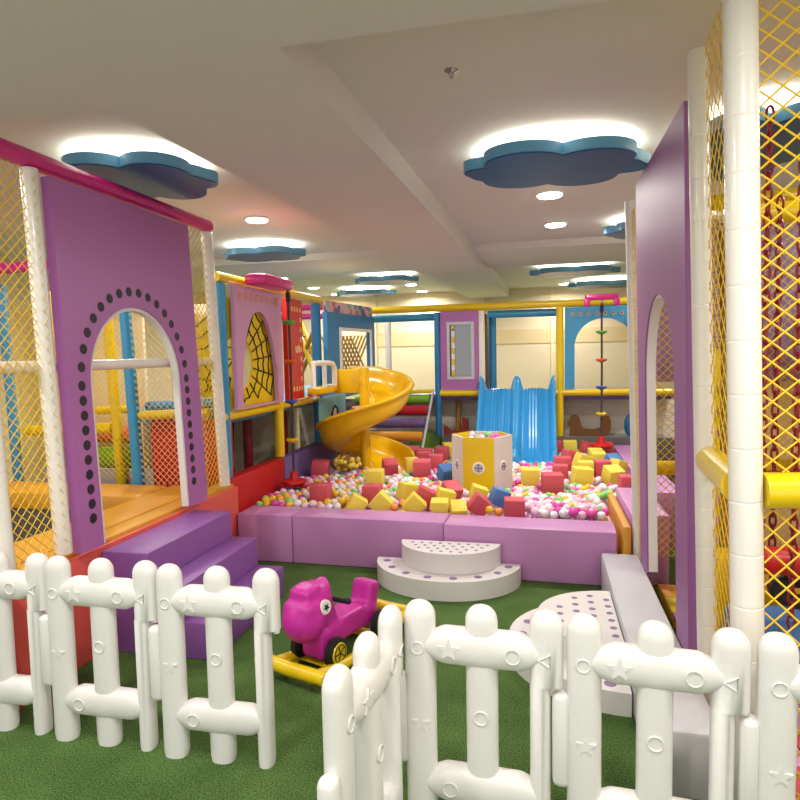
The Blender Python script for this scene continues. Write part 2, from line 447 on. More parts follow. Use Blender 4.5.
# yellow web board beside the post
def web(mb, cy, cz, bounds, frame, R0=.12, n=10, rings=7, m=None, d=-.004):
    y0, z0, y1, z1 = bounds
    ins = lambda p: y0 <= p[0] <= y1 and z0 <= p[1] <= z1
    def seg(p, q):
        N = 8
        for i in range(N):
            a = (p[0]+(q[0]-p[0])*i/N, p[1]+(q[1]-p[1])*i/N); b = (p[0]+(q[0]-p[0])*(i+1)/N, p[1]+(q[1]-p[1])*(i+1)/N)
            if ins(a) and ins(b): mb.tube([frame(a[0], a[1], d), frame(b[0], b[1], d)], .0045, M['black'], 5, cap=False)
    for k in range(n):
        t = 2*PI*k/n+.2
        for j in range(rings): seg((cy+R0*(j)*math.cos(t), cz+R0*(j)*math.sin(t)), (cy+R0*(j+1)*math.cos(t), cz+R0*(j+1)*math.sin(t)))
        t2 = 2*PI*(k+1)/n+.2
        for j in range(1, rings+1):
            p = (cy+R0*j*math.cos(t), cz+R0*j*math.sin(t)); q = (cy+R0*j*math.cos(t2), cz+R0*j*math.sin(t2))
            mid = ((p[0]+q[0])/2*.9+cy*.1, (p[1]+q[1])/2*.9+cz*.1)
            seg(p, mid); seg(mid, q)
wb = thing('web_board', (-2.5, 4.42, 1.2), 'narrow yellow board with black web lines beside the second white post', 'board')
mb = MB().box((-2.75, 4.40, 1.2), (-2.33, 4.43, 1.86), M['yellow'], .006); mb.build('board', wb)
mb = MB(); web(mb, -2.45, 1.32, (-2.75, 1.2, -2.33, 1.86), fY(4.40), .11, 9, 6); mb.build('web_lines', wb)

# ------------------------------------------------------------------ left ball-pit side (second frame)
XS = -2.30; YB = 7.5
sf = thing('side_play_frame', (XS, 5.8, 0), 'yellow and blue padded deck frame along the left side of the ball pit', 'play frame')
MB().pipe((XS, 4.14, 2.095), (XS, YB, 2.095), .04, M['yellow'], .35).build('top_pipe', sf)
MB().pipe((XS, 4.14, 1.065), (XS, 6.15, 1.065), .04, M['yellow'], .35).build('deck_pipe', sf)
tag(MB().pipe((XS, 4.20, .605), (XS, 4.20, 2.05), .042, M['blue'], .2).build('post', sf), 'blue padded post')
tag(MB().pipe((XS, 5.18, .605), (XS, 5.18, 2.05), .042, M['yellow'], .2).build('post', sf), 'yellow padded post')
tag(MB().pipe((XS, 6.20, .595), (XS, 6.20, 2.05), .05, M['deepblue'], .2).build('post', sf), 'blue padded post')
MB().box((-3.25, 4.45, .99), (XS-.05, 8.42, 1.10), M['blue'], .02).build('deck_pad', sf)
for x, y, m in ((-2.62, 4.45, M['deepblue']), (-2.75, 5.45, M['darkred']), (-2.62, 6.0, M['darkred'])):
    MB().pipe((x, y, .3), (x, y, .985), .045, m, .25).build('under_post', sf)
tag(MB().box((-2.36, 4.19, 0), (-2.25, 5.15, .60), M['red'], .012).build('padded_block'),
    'red padded side board of the ball pit nearest the left steps', 'side pad')
tag(MB().box((-2.36, 5.17, 0), (-2.25, 6.6, .59), M['rollpurple'], .012).build('padded_block'),
    'dusky lavender padded side board of the ball pit below the red panel', 'side pad')
tag(MB().box((-3.32, 4.6, .03), (-3.28, 8.4, .985), M['wall'], .004).build('fabric_screen'),
    'beige fabric screen in the dark space under the left deck', 'screen')
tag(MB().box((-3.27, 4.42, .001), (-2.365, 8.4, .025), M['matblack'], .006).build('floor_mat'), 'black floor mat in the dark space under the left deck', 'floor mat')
for y in (4.62, 4.80):
    tag(MB().tube([(-2.55, y, .985), (-2.6, y+.05, .6), (-2.58, y+.08, .3)], .009, M['black'], 6).build('hanging_strap'),
        'thin black strap hanging under the left deck, %s of the pair' % ('nearer' if y < 4.7 else 'farther'), 'strap')
# pink panel with pointed opening and web board
def panelX(name, label, x, th, y0, y1, z0, z1, hole, m, extra=None):
    o = thing(name, (x, (y0+y1)/2, z0), label, 'foam panel')
    mb = MB().prism(rect(y0, z0, y1, z1), [hole] if hole else [], 0, th, m, fX(x))
    for q in extra or ():
        if q[0] == 'ring': mb.tube([(x+th+.001, q[1]+.022*math.cos(t), q[2]+.03*math.sin(t)) for t in np.linspace(0, 2*PI, 13)], .005, M['orangepad'], 5, cap=False)
        if q[0] == 'bar': mb.box((x+th-.001, q[1]-.014, q[2]), (x+th+.003, q[1]+.014, q[2]+.045), M['netcream'])
        if q[0] == 'line': mb.tube([(x+th+.002, a_, b_) for a_, b_ in q[1:]], .009, M['netcream'], 6)
    b = mb.build('panel', o, 30); bv = b.modifiers.new('soft', 'BEVEL'); bv.width = .008; bv.segments = 2; bv.limit_method = 'ANGLE'; bv.angle_limit = R(60)
    return o
rg = []
for i in range(8): rg.append(('ring', 4.36+i*.095, 1.975))
sp = panelX('web_window_panel', 'pink foam panel with pointed opening onto a yellow web board', XS+.045, .035, 4.27, 5.12, 1.11, 2.05,
            arch(4.36, 5.00, 1.125, 1.33, 1.87, 24, 1), M['pinkpanel'], rg)
mb = MB(); cyc, czc = 4.40, 1.46
hole = [(cyc+.24*math.cos(t), czc+.22*math.sin(t)) for t in np.linspace(0, 2*PI, 28, endpoint=False)]
mb.prism(rect(4.255, 1.115, 5.12, 1.95), [], 0, .02, M['yellow'], fX(XS+.012)) if False else mb.prism([(4.255, 1.115), (5.12, 1.115), (5.12, 1.95), (4.255, 1.95), (4.255, czc+.2), *[(cyc+.24*math.cos(t), czc+.22*math.sin(t)) for t in np.linspace(2.2, -2.2, 24)], (4.255, czc-.2)], [], 0, .016, M['yellow'], fX(XS+.012)); mb.build('web_board', sp)
mb = MB()
fr = fX(XS+.031)
for k in range(11):
    t = -1.5+3.0*k/10+.1
    for j in range(4):
        q = lambda s, t=t: fr(cyc+.24*s*math.cos(t), czc+.22*s*math.sin(t), 0)
        s0, s1 = 1+.42*j, 1+.42*(j+1)
        y1_ = cyc+.24*s1*math.cos(t); z1_ = czc+.22*s1*math.sin(t)
        if y1_ < 5.05 and 1.12 < z1_ < 1.88: mb.tube([q(s0), q(s1)], .006, M['black'], 5)
for j in range(1, 5):
    s_ = 1+.42*j
    for k in range(10):
        t = -1.5+3.0*k/10+.1; t2 = t+.3
        p = (cyc+.24*s_*math.cos(t), czc+.22*s_*math.sin(t)); p2 = (cyc+.24*s_*math.cos(t2), czc+.22*s_*math.sin(t2))
        md = ((p[0]+p2[0])/2-.015*math.cos(t+.15), (p[1]+p2[1])/2-.015*math.sin(t+.15))
        if max(p[0], p2[0]) < 5.06 and min(p[1], p2[1]) > 1.12 and max(p[1], p2[1]) < 1.88:
            mb.tube([fr(*p, 0), fr(*md, 0), fr(*p2, 0)], .006, M['black'], 5)
mb.build('web_lines', sp)
tag(MB().box((XS-.25, 4.46, 1.105), (XS-.22, 4.95, 1.98), M['bronze'], .004).build('tinted_board'),
    'brown glossy board behind the round hole of the web board', 'board')
# red panel with cream stitches
rg = []
for i in range(9):
    for y in (5.285, 5.545): rg.append(('bar', y, 1.18+i*.092))
for i in range(3):
    for z in (1.18, 1.916): rg.append(('bar', 5.35+i*.065, z))
rg.append(('line', (5.41, 1.60), (5.42, 1.54), (5.455, 1.545), (5.46, 1.60))); rg.append(('line', (5.485, 1.61), (5.50, 1.54)))
rp = panelX('stitched_panel', 'red foam panel edged with cream stitch marks behind a climbing rope', XS+.045, .04, 5.225, 5.60, 1.11, 2.03, None, M['red'], rg)
# blue window panel
A_ = Vector((-2.19, 6.17, 0)); B_ = Vector((-2.02, 7.43, 0)); U_ = (B_-A_).normalized(); N_ = Vector((U_.y, -U_.x, 0)); LU = (B_-A_).length
fS = lambda a, b, d: tuple(A_+U_*a+N_*d+Vector((0, 0, b)))
bp = thing('window_panel', ((A_+B_)/2+Vector((0, 0, 1.21))), 'blue foam panel with white framed window beside the spiral slide', 'foam panel')
MB().prism(rect(0, 1.21, LU, 1.965), [rect(.30, 1.26, 1.13, 1.79)], -.025, .025, M['deepblue'], fS).build('panel', bp, 30)
MB().prism(rect(.28, 1.24, 1.15, 1.81), [rect(.315, 1.275, 1.115, 1.775)], .0255, .04, M['white_pvc'], fS).build('window_frame', bp)
tag(MB().prism(rect(0, 1.967, LU, 2.085), [], -.012, .0, M['banner'], fS).build('picture_banner'),
    'small pastel picture banner along the top of the blue window panel', 'banner')
mb = MB()
for i in range(9):
    x = -2.86+i*.052
    for a_, y_ in ((24, 8.28), (-24, 8.31)):
        mb.box((-.010, -.010, -.36), (.010, .010, .36), M['lattice'], 0, Matrix.Translation((x, y_, 1.447)) @ Matrix.Rotation(R(a_), 4, 'Y'))
tag(mb.build('lattice_screen'), 'olive brown slanted lattice seen through the blue panel window', 'lattice')
ld = thing('slanted_ladder', (-2.8, 7.18, 1.1), 'yellow slanted ladder with purple rungs between the red panel and the blue post', 'ladder')
for y in (7.08, 7.28):
    MB().tube([(-2.93, y, 1.98), (-2.60, y, 1.15)], .03, M['yellow'], 10).build('side_rail', ld)
    MB().tube([(-2.66, y, 1.80), (-2.98, y, 1.15)], .026, M['lattice'], 10).build('brace', ld)
for i in range(6):
    t = .12+i*.15; MB().tube([(-2.93+.33*t, 7.1, 1.98-.83*t), (-2.93+.33*t, 7.26, 1.98-.83*t)], .016, M['rollpurple'], 8).build('rung', ld)
for z, lb in ((2.06, 'upper'), (1.96, 'lower')):
    tag(MB().pipe((-3.6, 6.75, z), (-2.42, 6.75, z), .035, M['magenta'], .2).build('padded_pipe'),
        f'short magenta padded pipe seen above the slanted ladder, {lb} of two', 'pipe')
# penguin board
pg = thing('penguin_board', (-2.24, 6.5, .78), 'light blue board with a painted penguin under the slide entry', 'board')
MB().box((-2.248, 6.05, .78), (-2.235, 6.95, 1.07), M['lightblue'], .006).build('board', pg)
mb = MB()
pen = [(6.38, .79), (6.41, .87), (6.48, .94), (6.56, .96), (6.64, .92), (6.68, .86), (6.66, .79)]
mb.prism(pen, [], 0, .004, M['dot'], fX(-2.2345)); bel = [(6.47, .79), (6.48, .88), (6.52, .93), (6.57, .92), (6.58, .86), (6.56, .79)]
mb.prism(bel, [], 0, .004, M['eyewhite'], fX(-2.2305)); mb.sphere((-2.228, 6.63, .86), .022, M['boatred'], 8, 6, (.3, 1.4, 1)); mb.build('penguin_print', pg)
# entry platform of the spiral slide
ep = thing('slide_platform', (-2.1, 6.0, 1.12), 'yellow landing with white bent handrail at the top of the spiral slide', 'platform')
MB().box((-2.235, 5.72, 1.14), (-2.15, 6.07, 1.20), M['slideyellow'], .012).build('landing', ep)
MB().box((-2.148, 5.52, 1.14), (-2.03, 6.07, 1.20), M['slideyellow'], .012).build('landing', ep)
mb = MB().tube([(-2.10, 5.55, 1.435), (-2.07, 5.90, 1.435), (-2.06, 5.99, 1.425), (-2.055, 6.035, 1.38), (-2.055, 6.04, 1.2)], .026, M['white_pvc'], 12); mb.build('handrail', ep)
MB().tube([(-2.085, 5.82, 1.2), (-2.085, 5.82, 1.42)], .022, M['white_pvc'], 12).build('handrail_post', ep)
MB().tube([(-2.10, 5.56, 1.1), (-2.10, 5.56, 1.45)], .022, M['white_pvc'], 12).build('handrail_post', ep)
tag(MB().box((-2.235, 5.72, 1.108), (-2.14, 6.02, 1.138), M['cubered'], .01).build('foam_pad'),
    'thin coral pad tucked under the yellow slide landing', 'pad')

# ------------------------------------------------------------------ spiral slide
ss = thing('spiral_slide', (-1.72, 6.05, .25), 'yellow spiral slide curling around its pole into the ball pit', 'slide')
CX, CY = -1.745, 6.05
def trough(path, prof):
    """path: list of (centre point, outward unit vector); prof: list of (s, h)"""
    vs = []; fs = []; n = len(prof)
    for (c, o, dz) in path:
        for s_, h_ in prof: vs.append((c[0]+o[0]*s_, c[1]+o[1]*s_, c[2]+h_+dz))
    for i in range(len(path)-1):
        for k in range(n-1): fs.append([i*n+k, i*n+k+1, (i+1)*n+k+1, (i+1)*n+k])
    return vs, fs
prof = [(-.215, .06), (-.20, .085), (-.17, .07), (-.15, .03), (-.06, .0), (.06, .0), (.14, .02), (.185, .07), (.2, .14), (.205, .19), (.215, .215), (.24, .22), (.245, .20)]
path = []
r0 = .255
# straight entry heading +X at the back
for i in range(7):
    x = -2.05+(CX+2.05)*i/7
    path.append(((x, CY+r0, 1.155-.01*i/6), (0, 1), 0))
A = [(90, 1.14), (45, 1.06), (0, .97), (-45, .86), (-90, .755), (-135, .64), (-180, .52), (-225, .44), (-270, .385), (-315, .30), (-350, .24)]
def zi(a):
    for (a0, z0), (a1, z1) in zip(A, A[1:]):
        if a1 <= a <= a0: return z0+(z1-z0)*(a0-a)/(a0-a1)
    return A[-1][1]
for i in range(0, 89):
    a = 90-i*5; t = R(a)
    path.append(((CX+r0*math.cos(t), CY+r0*math.sin(t), zi(a)), (math.cos(t), math.sin(t)), 0))
vs, fs = trough(path, prof)
mb = MB().add(vs, fs, M['slideyellow']); o = mb.build('trough', ss, 50)
o.modifiers.new('shell', 'SOLIDIFY').thickness = .016; o.modifiers['shell'].offset = 0
mb = MB(); 
vs = []; 
rim = [((c[0]+o_[0]*.228, c[1]+o_[1]*.228, c[2]+.218)) for c, o_, _ in path]
mb.tube(rim, .02, M['slideyellow'], 8); mb.build('rim', ss)
MB().box((-2.10, 6.075, 1.12), (CX-.02, 6.095, 1.365), M['slideyellow'], .008).build('entry_wall', ss)
MB().pipe((CX, CY-.01, .2), (CX, CY-.01, 1.375), .05, M['slideyellow'], 2, 20).build('pole', ss)

# ------------------------------------------------------------------ roll stairs
rs = thing('roll_stairs', (-1.75, 7.0, .3), 'rainbow padded roll stairs at the back left of the pit', 'stairs')
for y, z, m, nm in ((7.32, .965, M['green'], 'green'), (7.16, .84, M['rollred'], 'crimson'), (7.0, .71, M['rollpurple'], 'dusky purple'),
                    (6.82, .575, M['orangepad'], 'orange'), (6.62, .44, M['cubered'], 'coral')):
    tag(MB().pipe((-2.22, y, z), (-1.30, y, z), .058, m, 1.0, 18).build('roll', rs), nm+' roll')
for y, z in ((7.24, .88), (7.08, .75), (6.91, .62), (6.72, .48)):
    MB().box((-2.22, y-.02, z-.04), (-1.31, y+.02, z+.01), M['darkgrey'], .004).build('riser', rs)
mb = MB().box((-1.285, -.02, -.5), (-1.262, .02, .5), M['grey'], .004, Matrix.Translation((0, 7.02, .74)) @ Matrix.Rotation(math.atan2(-.82, .62), 4, 'X')); mb.build('side_board', rs)

# ------------------------------------------------------------------ back play frame
bf = thing('back_play_frame', (-.5, YB, 0), 'yellow topped padded deck frame across the back of the pit', 'play frame')
XB1 = 1.5
MB().pipe((-2.25, YB, 2.055), (XB1, YB, 2.055), .042, M['yellow'], .4).build('top_pipe', bf)
MB().pipe((-1.2, YB, 1.02), (XB1, YB, 1.02), .04, M['yellow'], .4).build('deck_pipe', bf)
tag(MB().pipe((-1.225, YB, .505), (-1.225, YB, 2.0), .038, M['deepblue'], .2).build('post', bf), 'blue padded post')
tag(MB().pipe((.22, YB, .505), (.22, YB, 2.02), .042, M['yellow'], .2).build('post', bf), 'yellow padded post')
tag(MB().pipe((-2.26, YB+.12, 1.955), (-1.27, YB+.12, 1.955), .045, M['blue'], .2).build('upper_pipe', bf), 'blue padded pipe')
tag(MB().pipe((-.62, YB+.12, 1.965), (.18, YB+.12, 1.965), .045, M['blue'], .2).build('upper_pipe', bf), 'blue padded pipe')
tag(MB().pipe((-.585, 7.9, 1.05), (-.585, 7.9, 2.0), .045, M['blue'], .14).build('back_post', bf), 'blue padded post')
tag(MB().box((-.722, YB-.02, 1.065), (-.665, YB+.04, 2.0), M['white_pvc'], .01).build('white_post', bf), 'white square post')
MB().box((-2.25, YB+.05, .93), (XB1, 8.6, 1.01), M['rollpurple'], .02).build('deck_pad', bf)
tag(MB().box((-2.2, YB-.02, 1.02), (-1.28, YB+.04, 1.07), M['yellow'], .015).build('deck_pipe', bf), 'yellow edge pad')
tag(MB().box((-.672, 7.75, 1.012), (-.652, 8.5, 1.98), M['darkgrey'], .004).build('side_board'), 'dark grey upright board behind the white post of the window panel', 'board')
# embossed boards under the deck
for x0, x1, lb in ((-3.24, -1.3, 'embossed white board behind the rainbow roll stairs'), (-1.29, -.08, 'embossed white board behind the brick red cut-out'),
                   (-.07, 1.9, 'embossed white board behind the brown dog cut-out')):
    tag(MB().box((x0, 7.96, 0), (x1, 7.99, .92), M['wave'], .004).build('embossed_board'), lb, 'board')
tag(MB().box((-2.13, 8.48, 1.012), (-2.055, 8.56, 2.05), M['white_pvc'], .01).build('square_post'), 'slim white square post on the back deck behind the roll stairs', 'post')
tag(MB().box((-1.18, YB-.06, 0), (1.5, YB+.02, .50), M['darkgrey'], .012).build('padded_plinth'), 'dark grey padded plinth along the back of the ball pit', 'plinth')
tag(MB().box((-1.18, YB+.03, 0), (1.5, 7.95, .485), M['grey'], .0).build('deck_floor'), 'grey low floor behind the plinth under the back deck', 'floor pad')
tag(MB().box((-1.62, 7.6, 0), (-1.25, 7.9, .52), M['green'], .01).build('padded_block'), 'dark green padded block between the stairs and blue post', 'block')
# purple window panel
wp = thing('window_panel', (-.97, YB, 1.06), 'lilac foam panel with grey framed mirror window at the back', 'foam panel')
mb = MB().prism(rect(-1.184, 1.065, -.728, 2.01), [rect(-1.08, 1.215, -.80, 1.855)], -.03, .03, M['lilac'], fY(YB)); mb.build('panel', wp, 30)
mb = MB().prism(rect(-1.105, 1.19, -.775, 1.88), [rect(-1.07, 1.225, -.81, 1.845)], -.045, -.031, M['grey'], fY(YB)); mb.build('window_frame', wp, 30)
MB().box((-1.075, YB+.005, 1.22), (-.805, YB+.012, 1.85), M['glass']).build('mirror', wp)
gp = thing('striped_post', (-1.03, YB-.012, 1.23), 'yellow and white striped toy post in the lilac panel window', 'post')
for i in range(8):
    mt = M['yellow'] if i % 2 == 0 else M['eyewhite']
    MB().box((-1.05, YB-.024, 1.228+i*.068), (-1.012, YB+.003, 1.228+(i+1)*.068-.001), mt, .004).build('stripe', gp)
mb = MB().box((-1.05, YB-.028, 1.775), (-1.012, YB+.003, 1.84), M['yellow'], .012)
mb.sphere((-1.04, YB-.03, 1.79), .006, M['black'], 8, 6); mb.sphere((-1.022, YB-.03, 1.79), .006, M['black'], 8, 6); mb.build('head', gp)
# blue arch panel
ba = thing('arched_panel', (.72, YB, 1.06), 'sky blue foam panel with round arch behind the hanging rope', 'foam panel')
a_ = arch(.385, 1.045, 1.065, 1.55, 1.875, 24)
out = [(.275, 1.065), (.385, 1.065)] + a_[::-1][1:-1] + [(1.045, 1.065), (1.25, 1.065), (1.25, 2.01), (.275, 2.01)]
mb = MB().prism(out, [], -.03, .03, M['blue'], fY(YB))
for i in range(9):
    x = .36+i*.09; mb.tube([(x+.018*math.cos(t), YB-.032, 1.925+.022*math.sin(t)) for t in np.linspace(0, 2*PI, 13)], .005, M['orangepad'], 5, cap=False)
mb.build('panel', ba, 30)
# double blue slide
ds = thing('double_slide', (-.25, 7.0, .3), 'sky blue double slide with ribbed lanes dropping into the pit', 'slide')
xl, xr = -.70, .155
def lane_profile():
    P = []
    w = (xr-xl)
    ridges = [xl, (xl+xr)/2, xr]
    N = 97
    for i in range(N):
        x = xl+w*i/(N-1); h = 0
        for r_ in ridges:
            dx = abs(x-r_); h = max(h, .14*max(0, 1-(dx/.07)**2)**.7 if dx < .07 else 0)
        lane = min(abs(x-(ridges[0]+ridges[1])/2), abs(x-(ridges[1]+ridges[2])/2))
        if h < .01 and lane < .10: h += .008*(1+math.cos(2*PI*lane/.036))
        P.append((x, h))
    return P
LP = lane_profile()
cy_ = [(7.45, 1.07), (7.42, 1.065), (7.37, 1.03), (7.30, .945), (7.10, .73), (6.92, .55), (6.80, .445), (6.68, .375), (6.57, .355), (6.50, .33), (6.475, .27)]
cv = []
for i in range(len(cy_)-1):
    for k in range(5): 
        t = k/5; cv.append((cy_[i][0]*(1-t)+cy_[i+1][0]*t, cy_[i][1]*(1-t)+cy_[i+1][1]*t))
cv.append(cy_[-1])
vs = []; fs = []; n = len(LP)
for i, (y, z) in enumerate(cv):
    tpar = i/(len(cv)-1)
    fade = 1.0
    if tpar < .22: fade = 1.0
    if tpar > .8: fade = max(.15, 1-(tpar-.8)*4)
    for x, hh in LP: vs.append((x, y-hh*.35*fade, z+hh*fade*(1.15 if tpar < .2 else 1)))
for i in range(len(cv)-1):
    for k in range(n-1): fs.append([i*n+k, i*n+k+1, (i+1)*n+k+1, (i+1)*n+k])
o = MB().add(vs, fs, M['slideblue']).build('slide_body', ds, 60)
sm = o.modifiers.new('smooth', 'SMOOTH'); sm.factor = .5; sm.iterations = 3
o.modifiers.new('shell', 'SOLIDIFY').thickness = .02
for x in (xl-.004, xr+.004):
    mb = MB().prism([(7.445, 1.17), (7.36, 1.17), (7.30, 1.08), (7.06, .80), (6.86, .60), (6.66, .46), (6.52, .38), (6.50, .30), (6.66, .30), (6.9, .46), (7.3, .86), (7.445, 1.0)], [], -.008, .008, M['slideblue'], fX(x))
    mb.build('side_skirt', ds, 30)

# animal-shaped cut-outs under the deck
dog = [(.33, 0), (.35, .10), (.30, .13), (.31, .17), (.34, .18), (.36, .235), (.43, .25), (.475, .23), (.50, .15), (.53, .085), (.70, .075), (.79, .10), (.80, .22), (.83, .25), (.90, .235), (.93, .18), (.925, .08), (.90, .02), (.86, 0)]
mb = MB().prism([(.33+(x-.33)*.80, z+.49) for x, z in dog], [], 0, .05, M['brown'], fY(7.66)); tag(mb.build('dog_cutout'), 'brown dog shaped cut-out board under the right back deck', 'cut-out')
boat = [(-1.19, 0), (-1.19, .12), (-1.15, .10), (-1.10, .055), (-.99, .05), (-.965, .12), (-.96, .21), (-.94, .215), (-.90, .20), (-.885, .21), (-.88, .14), (-.885, .0)]
mb = MB().prism([(x, z+.49) for x, z in boat], [], 0, .05, M['boatred'], fY(7.66)); tag(mb.build('bird_cutout'), 'brick red bird shaped cut-out board under the left back deck', 'cut-out')
tag(MB().box((-1.045, 7.74, .487), (-.985, 7.8, .928), M['lattice'], .008).build('square_post'), 'brown square post behind the brick red cut-out', 'post')
tag(MB().sphere((1.02, 7.70, .62), .10, M['deepblue'], 16, 10, (.6, .5, 1.3)).build('padded_bumper'), 'dark blue rounded bumper under the back deck at far right', 'bumper')

# ------------------------------------------------------------------ rope climbers
def rope_swing(x, y, z1, z0, zs, cols, label, axis, bracket, zseat, rs_=.13):
    o = thing('rope_climber', (x, y, z0), label, 'climbing rope')
    tag(MB().tube([(x, y, z1), (x+.004, y, (z1+z0)/2), (x, y, z0+.03)], .011, M['rope'], 8).build('rope', o), None)
    for z, m, nm in zip(zs, cols, ('green', 'orange', 'blue', 'yellow')):
        mb = MB().tube([(x, y, z-.03), (x, y, z-.012), (x, y, z+.004), (x, y, z+.012)], [.012, .05, .058, .05], m, 18)
        tag(mb.build('foot_disc', o), nm+' foot disc')
    mb = MB().tube([(x, y, zseat), (x, y, zseat+.03), (x, y, zseat+.045), (x, y, zseat+.06), (x, y, zseat+.12), (x, y, zseat+.13)],
                   [k*rs_ for k in (.82, 1, .97, .36, .27, .12)], M['red'], 28)
    tag(mb.build('disc_seat', o), 'red round seat')
    if axis == 'x': MB().box((-2.25, y-.52, z1-.005), (-2.06, y+.06, z1+.085), M['magenta'], .035).build('bracket', o)
    else:
        mb = MB().box((x-.17, bracket[0], z1+.035), (x+.17, bracket[0]+.09, z1+.095), M['magenta'], .02)
        for s in (-1, 1): mb.box((x+s*.15-.03, bracket[0], z1-.03), (x+s*.15+.03, bracket[0]+.09, z1+.05), M['magenta'], .015)
        mb.build('bracket', o)
        MB().tube([(x, bracket[0]+.045, z1+.04), (x, y, z1)], .012, M['steel'], 8).build('hook', o)
    MB().tube([(x, y, z1-.10), (x, y, z1-.02)], [.02, .02], M['black'], 10).build('clamp', o)
g = [mat('disc_green', (92, 168, 72), .4), mat('disc_orange', (226, 96, 30), .4), mat('disc_blue', (62, 88, 178), .4), M['yellow']]
rope_swing(-2.10, 5.0, 2.07, .42, (1.80, 1.465, 1.12, .785), g, 'climbing rope with coloured discs in front of the red panel', 'x', (-2.52, -2.03), .385, .11)
rope_swing(.63, 6.9, 2.00, .53, (1.70, 1.405, 1.115, .83), g, 'climbing rope with coloured discs in front of the sky blue arch', 'y', (6.86,), .46, .125)

# ------------------------------------------------------------------ pit surround
segs = [((-2.195, -1.765), 4.13, 4.40, .005, 'mauve padded pit block at the left end, beside the steps'),
        ((-1.76, -.645), 4.12, 4.385, -.02, 'long mauve padded pit block left of the round foam steps'),
        ((-.64, .47), 4.05, 4.33, -.03, 'long mauve padded pit block behind the round foam steps')]
for (a, b), y0, y1, rz, lb in segs:
    c = ((a+b)/2, (y0+y1)/2)
    T = Matrix.Translation((c[0], c[1], 0)) @ Matrix.Rotation(rz, 4, 'Z')
    mb = MB().box((-(b-a)/2, -(y1-y0)/2, .002), ((b-a)/2, (y1-y0)/2, .355), M['barrier'], .014, T)
    tag(mb.build('pit_block', smooth=40), lb, 'padded block')
tag(MB().box((.50, 4.02, 0), (.55, 4.95, .40), M['orangepad'], .012).build('side_pad'), 'orange padded board at the right end of the pit wall', 'side pad')
tag(MB().box((.56, 4.11, 0), (.79, 4.94, .455), M['barrier'], .012).build('pit_block'), 'mauve padded pit block behind the orange board at the right end', 'padded block')
tag(MB().box((.80, 4.96, 0), (1.05, 7.43, .42), M['barrier'], .012).build('pit_block'), 'mauve padded pit block running back along the right side', 'padded block')
struct(MB().box((-2.24, 4.42, 0), (.79, 7.43, .249), M['b_pink']), 'floor_pit')

# round steps
def half_round(name, cx_, cy_, rx, ry, z0, z1, label, side, dots, cat='foam step'):
    mb = MB(); n = 28; out = []
    for i in range(n+1):
        t = PI*i/n
        if side == 'y': out.append((cx_+rx*math.cos(t), cy_-ry*math.sin(t)))
        else: out.append((cx_-rx*math.sin(t), cy_+ry*math.cos(t)))
    mb.prism(out, [], 0, z1-z0, M['stepwhite'], fZ(z0))
    for x, y, r in dots: mb.disc((x, y, z1-.0005), (0, 0, 1), r, M['stepdot'], .002, 14)
    o = mb.build(name, smooth=40); bv = o.modifiers.new('soft', 'BEVEL'); bv.width = .01; bv.segments = 2; bv.limit_method = 'ANGLE'; bv.angle_limit = R(60)
    return tag(o, label, cat)
def ring_dots(cx_, cy_, rx, ry, side, k, r):
    out = []
    for i in range(k):
        t = PI*(i+.5)/k
        out.append((cx_+rx*math.cos(t), cy_-ry*math.sin(t), r) if side == 'y' else (cx_-rx*math.sin(t), cy_+ry*math.cos(t), r))
    return out
d1 = ring_dots(-.61, 4.03, .41, .335, 'y', 8, .026)
half_round('half_round_step', -.61, 4.03, .48, .40, 0, .12, 'lower wide white half round foam step with large lilac dots', 'y', d1)
d2 = [(-.59+x*.062+(.031 if j % 2 else 0), 3.98-j*.055, .012) for j in range(5) for x in range(-5, 6)
      if ((x*.062+(.031 if j % 2 else 0))/.29)**2+((.05+j*.055)/.25)**2 < 1]
half_round('half_round_step', -.59, 4.03, .33, .27, .122, .25, 'upper small white half round foam step with fine dark dots', 'y', d2)
d3 = ring_dots(.36, 3.06, .455, .42, 'x', 9, .026)
half_round('half_round_step', .36, 3.06, .52, .48, 0, .10, 'lower white half round foam step beside the grey beam', 'x', d3)
d4 = [(.33-i*.08, 3.10+(j-3.5)*.085+(.04 if i % 2 else 0), .017) for i in range(5) for j in range(8)
      if ((i*.08+.03)/.35)**2+(((j-3.5)*.085+(.04 if i % 2 else 0))/.30)**2 < .9]
half_round('half_round_step', .36, 3.10, .38, .34, .102, .20, 'upper white half round foam step with lilac dots beside the grey beam', 'x', d4)
tag(MB().box((.366, 2.12, 0), (.585, 4.0, .235), M['grey'], .014).build('foam_beam'), 'long pale grey foam beam on the turf at the foot of the right panel', 'foam beam')

# ------------------------------------------------------------------ right play frame
XR = .625
rf = thing('netted_play_frame', (1.3, 3.0, 0), 'white posted yellow netted play frame at the right edge', 'play frame')
tag(MB().pipe((.608, 1.95, 0), (.608, 1.95, 2.62), .0445, M['white_pvc'], .15, 24).build('post', rf), 'thick white padded post')
MB().pipe((XR+.01, 2.53, 0), (XR+.01, 2.53, 2.6), .036, M['white_pvc'], .15, 20).build('post', rf)
MB().pipe((.602, 4.055, 0), (.602, 4.055, 2.42), .033, M['white_pvc'], .15, 20).build('post', rf)
MB().pipe((2.4, 1.95, 0), (2.4, 1.95, 2.62), .048, M['white_pvc'], .15, 20).build('post', rf)
MB().pipe((2.4, 4.05, 0), (2.4, 4.05, 2.4), .045, M['white_pvc'], .15, 20).build('post', rf)
MB().pipe((.655, 1.95, 1.108), (2.35, 1.95, 1.108), .052, M['yellow'], .3, 20).build('rail', rf)
MB().pipe((.605, 2.0, 1.108), (.64, 2.47, 1.108), .05, M['yellow'], .3, 20).build('rail', rf)
MB().pipe((.66, 4.03, .79), (2.35, 4.05, .79), .045, M['yellow'], .3, 16).build('rail', rf)
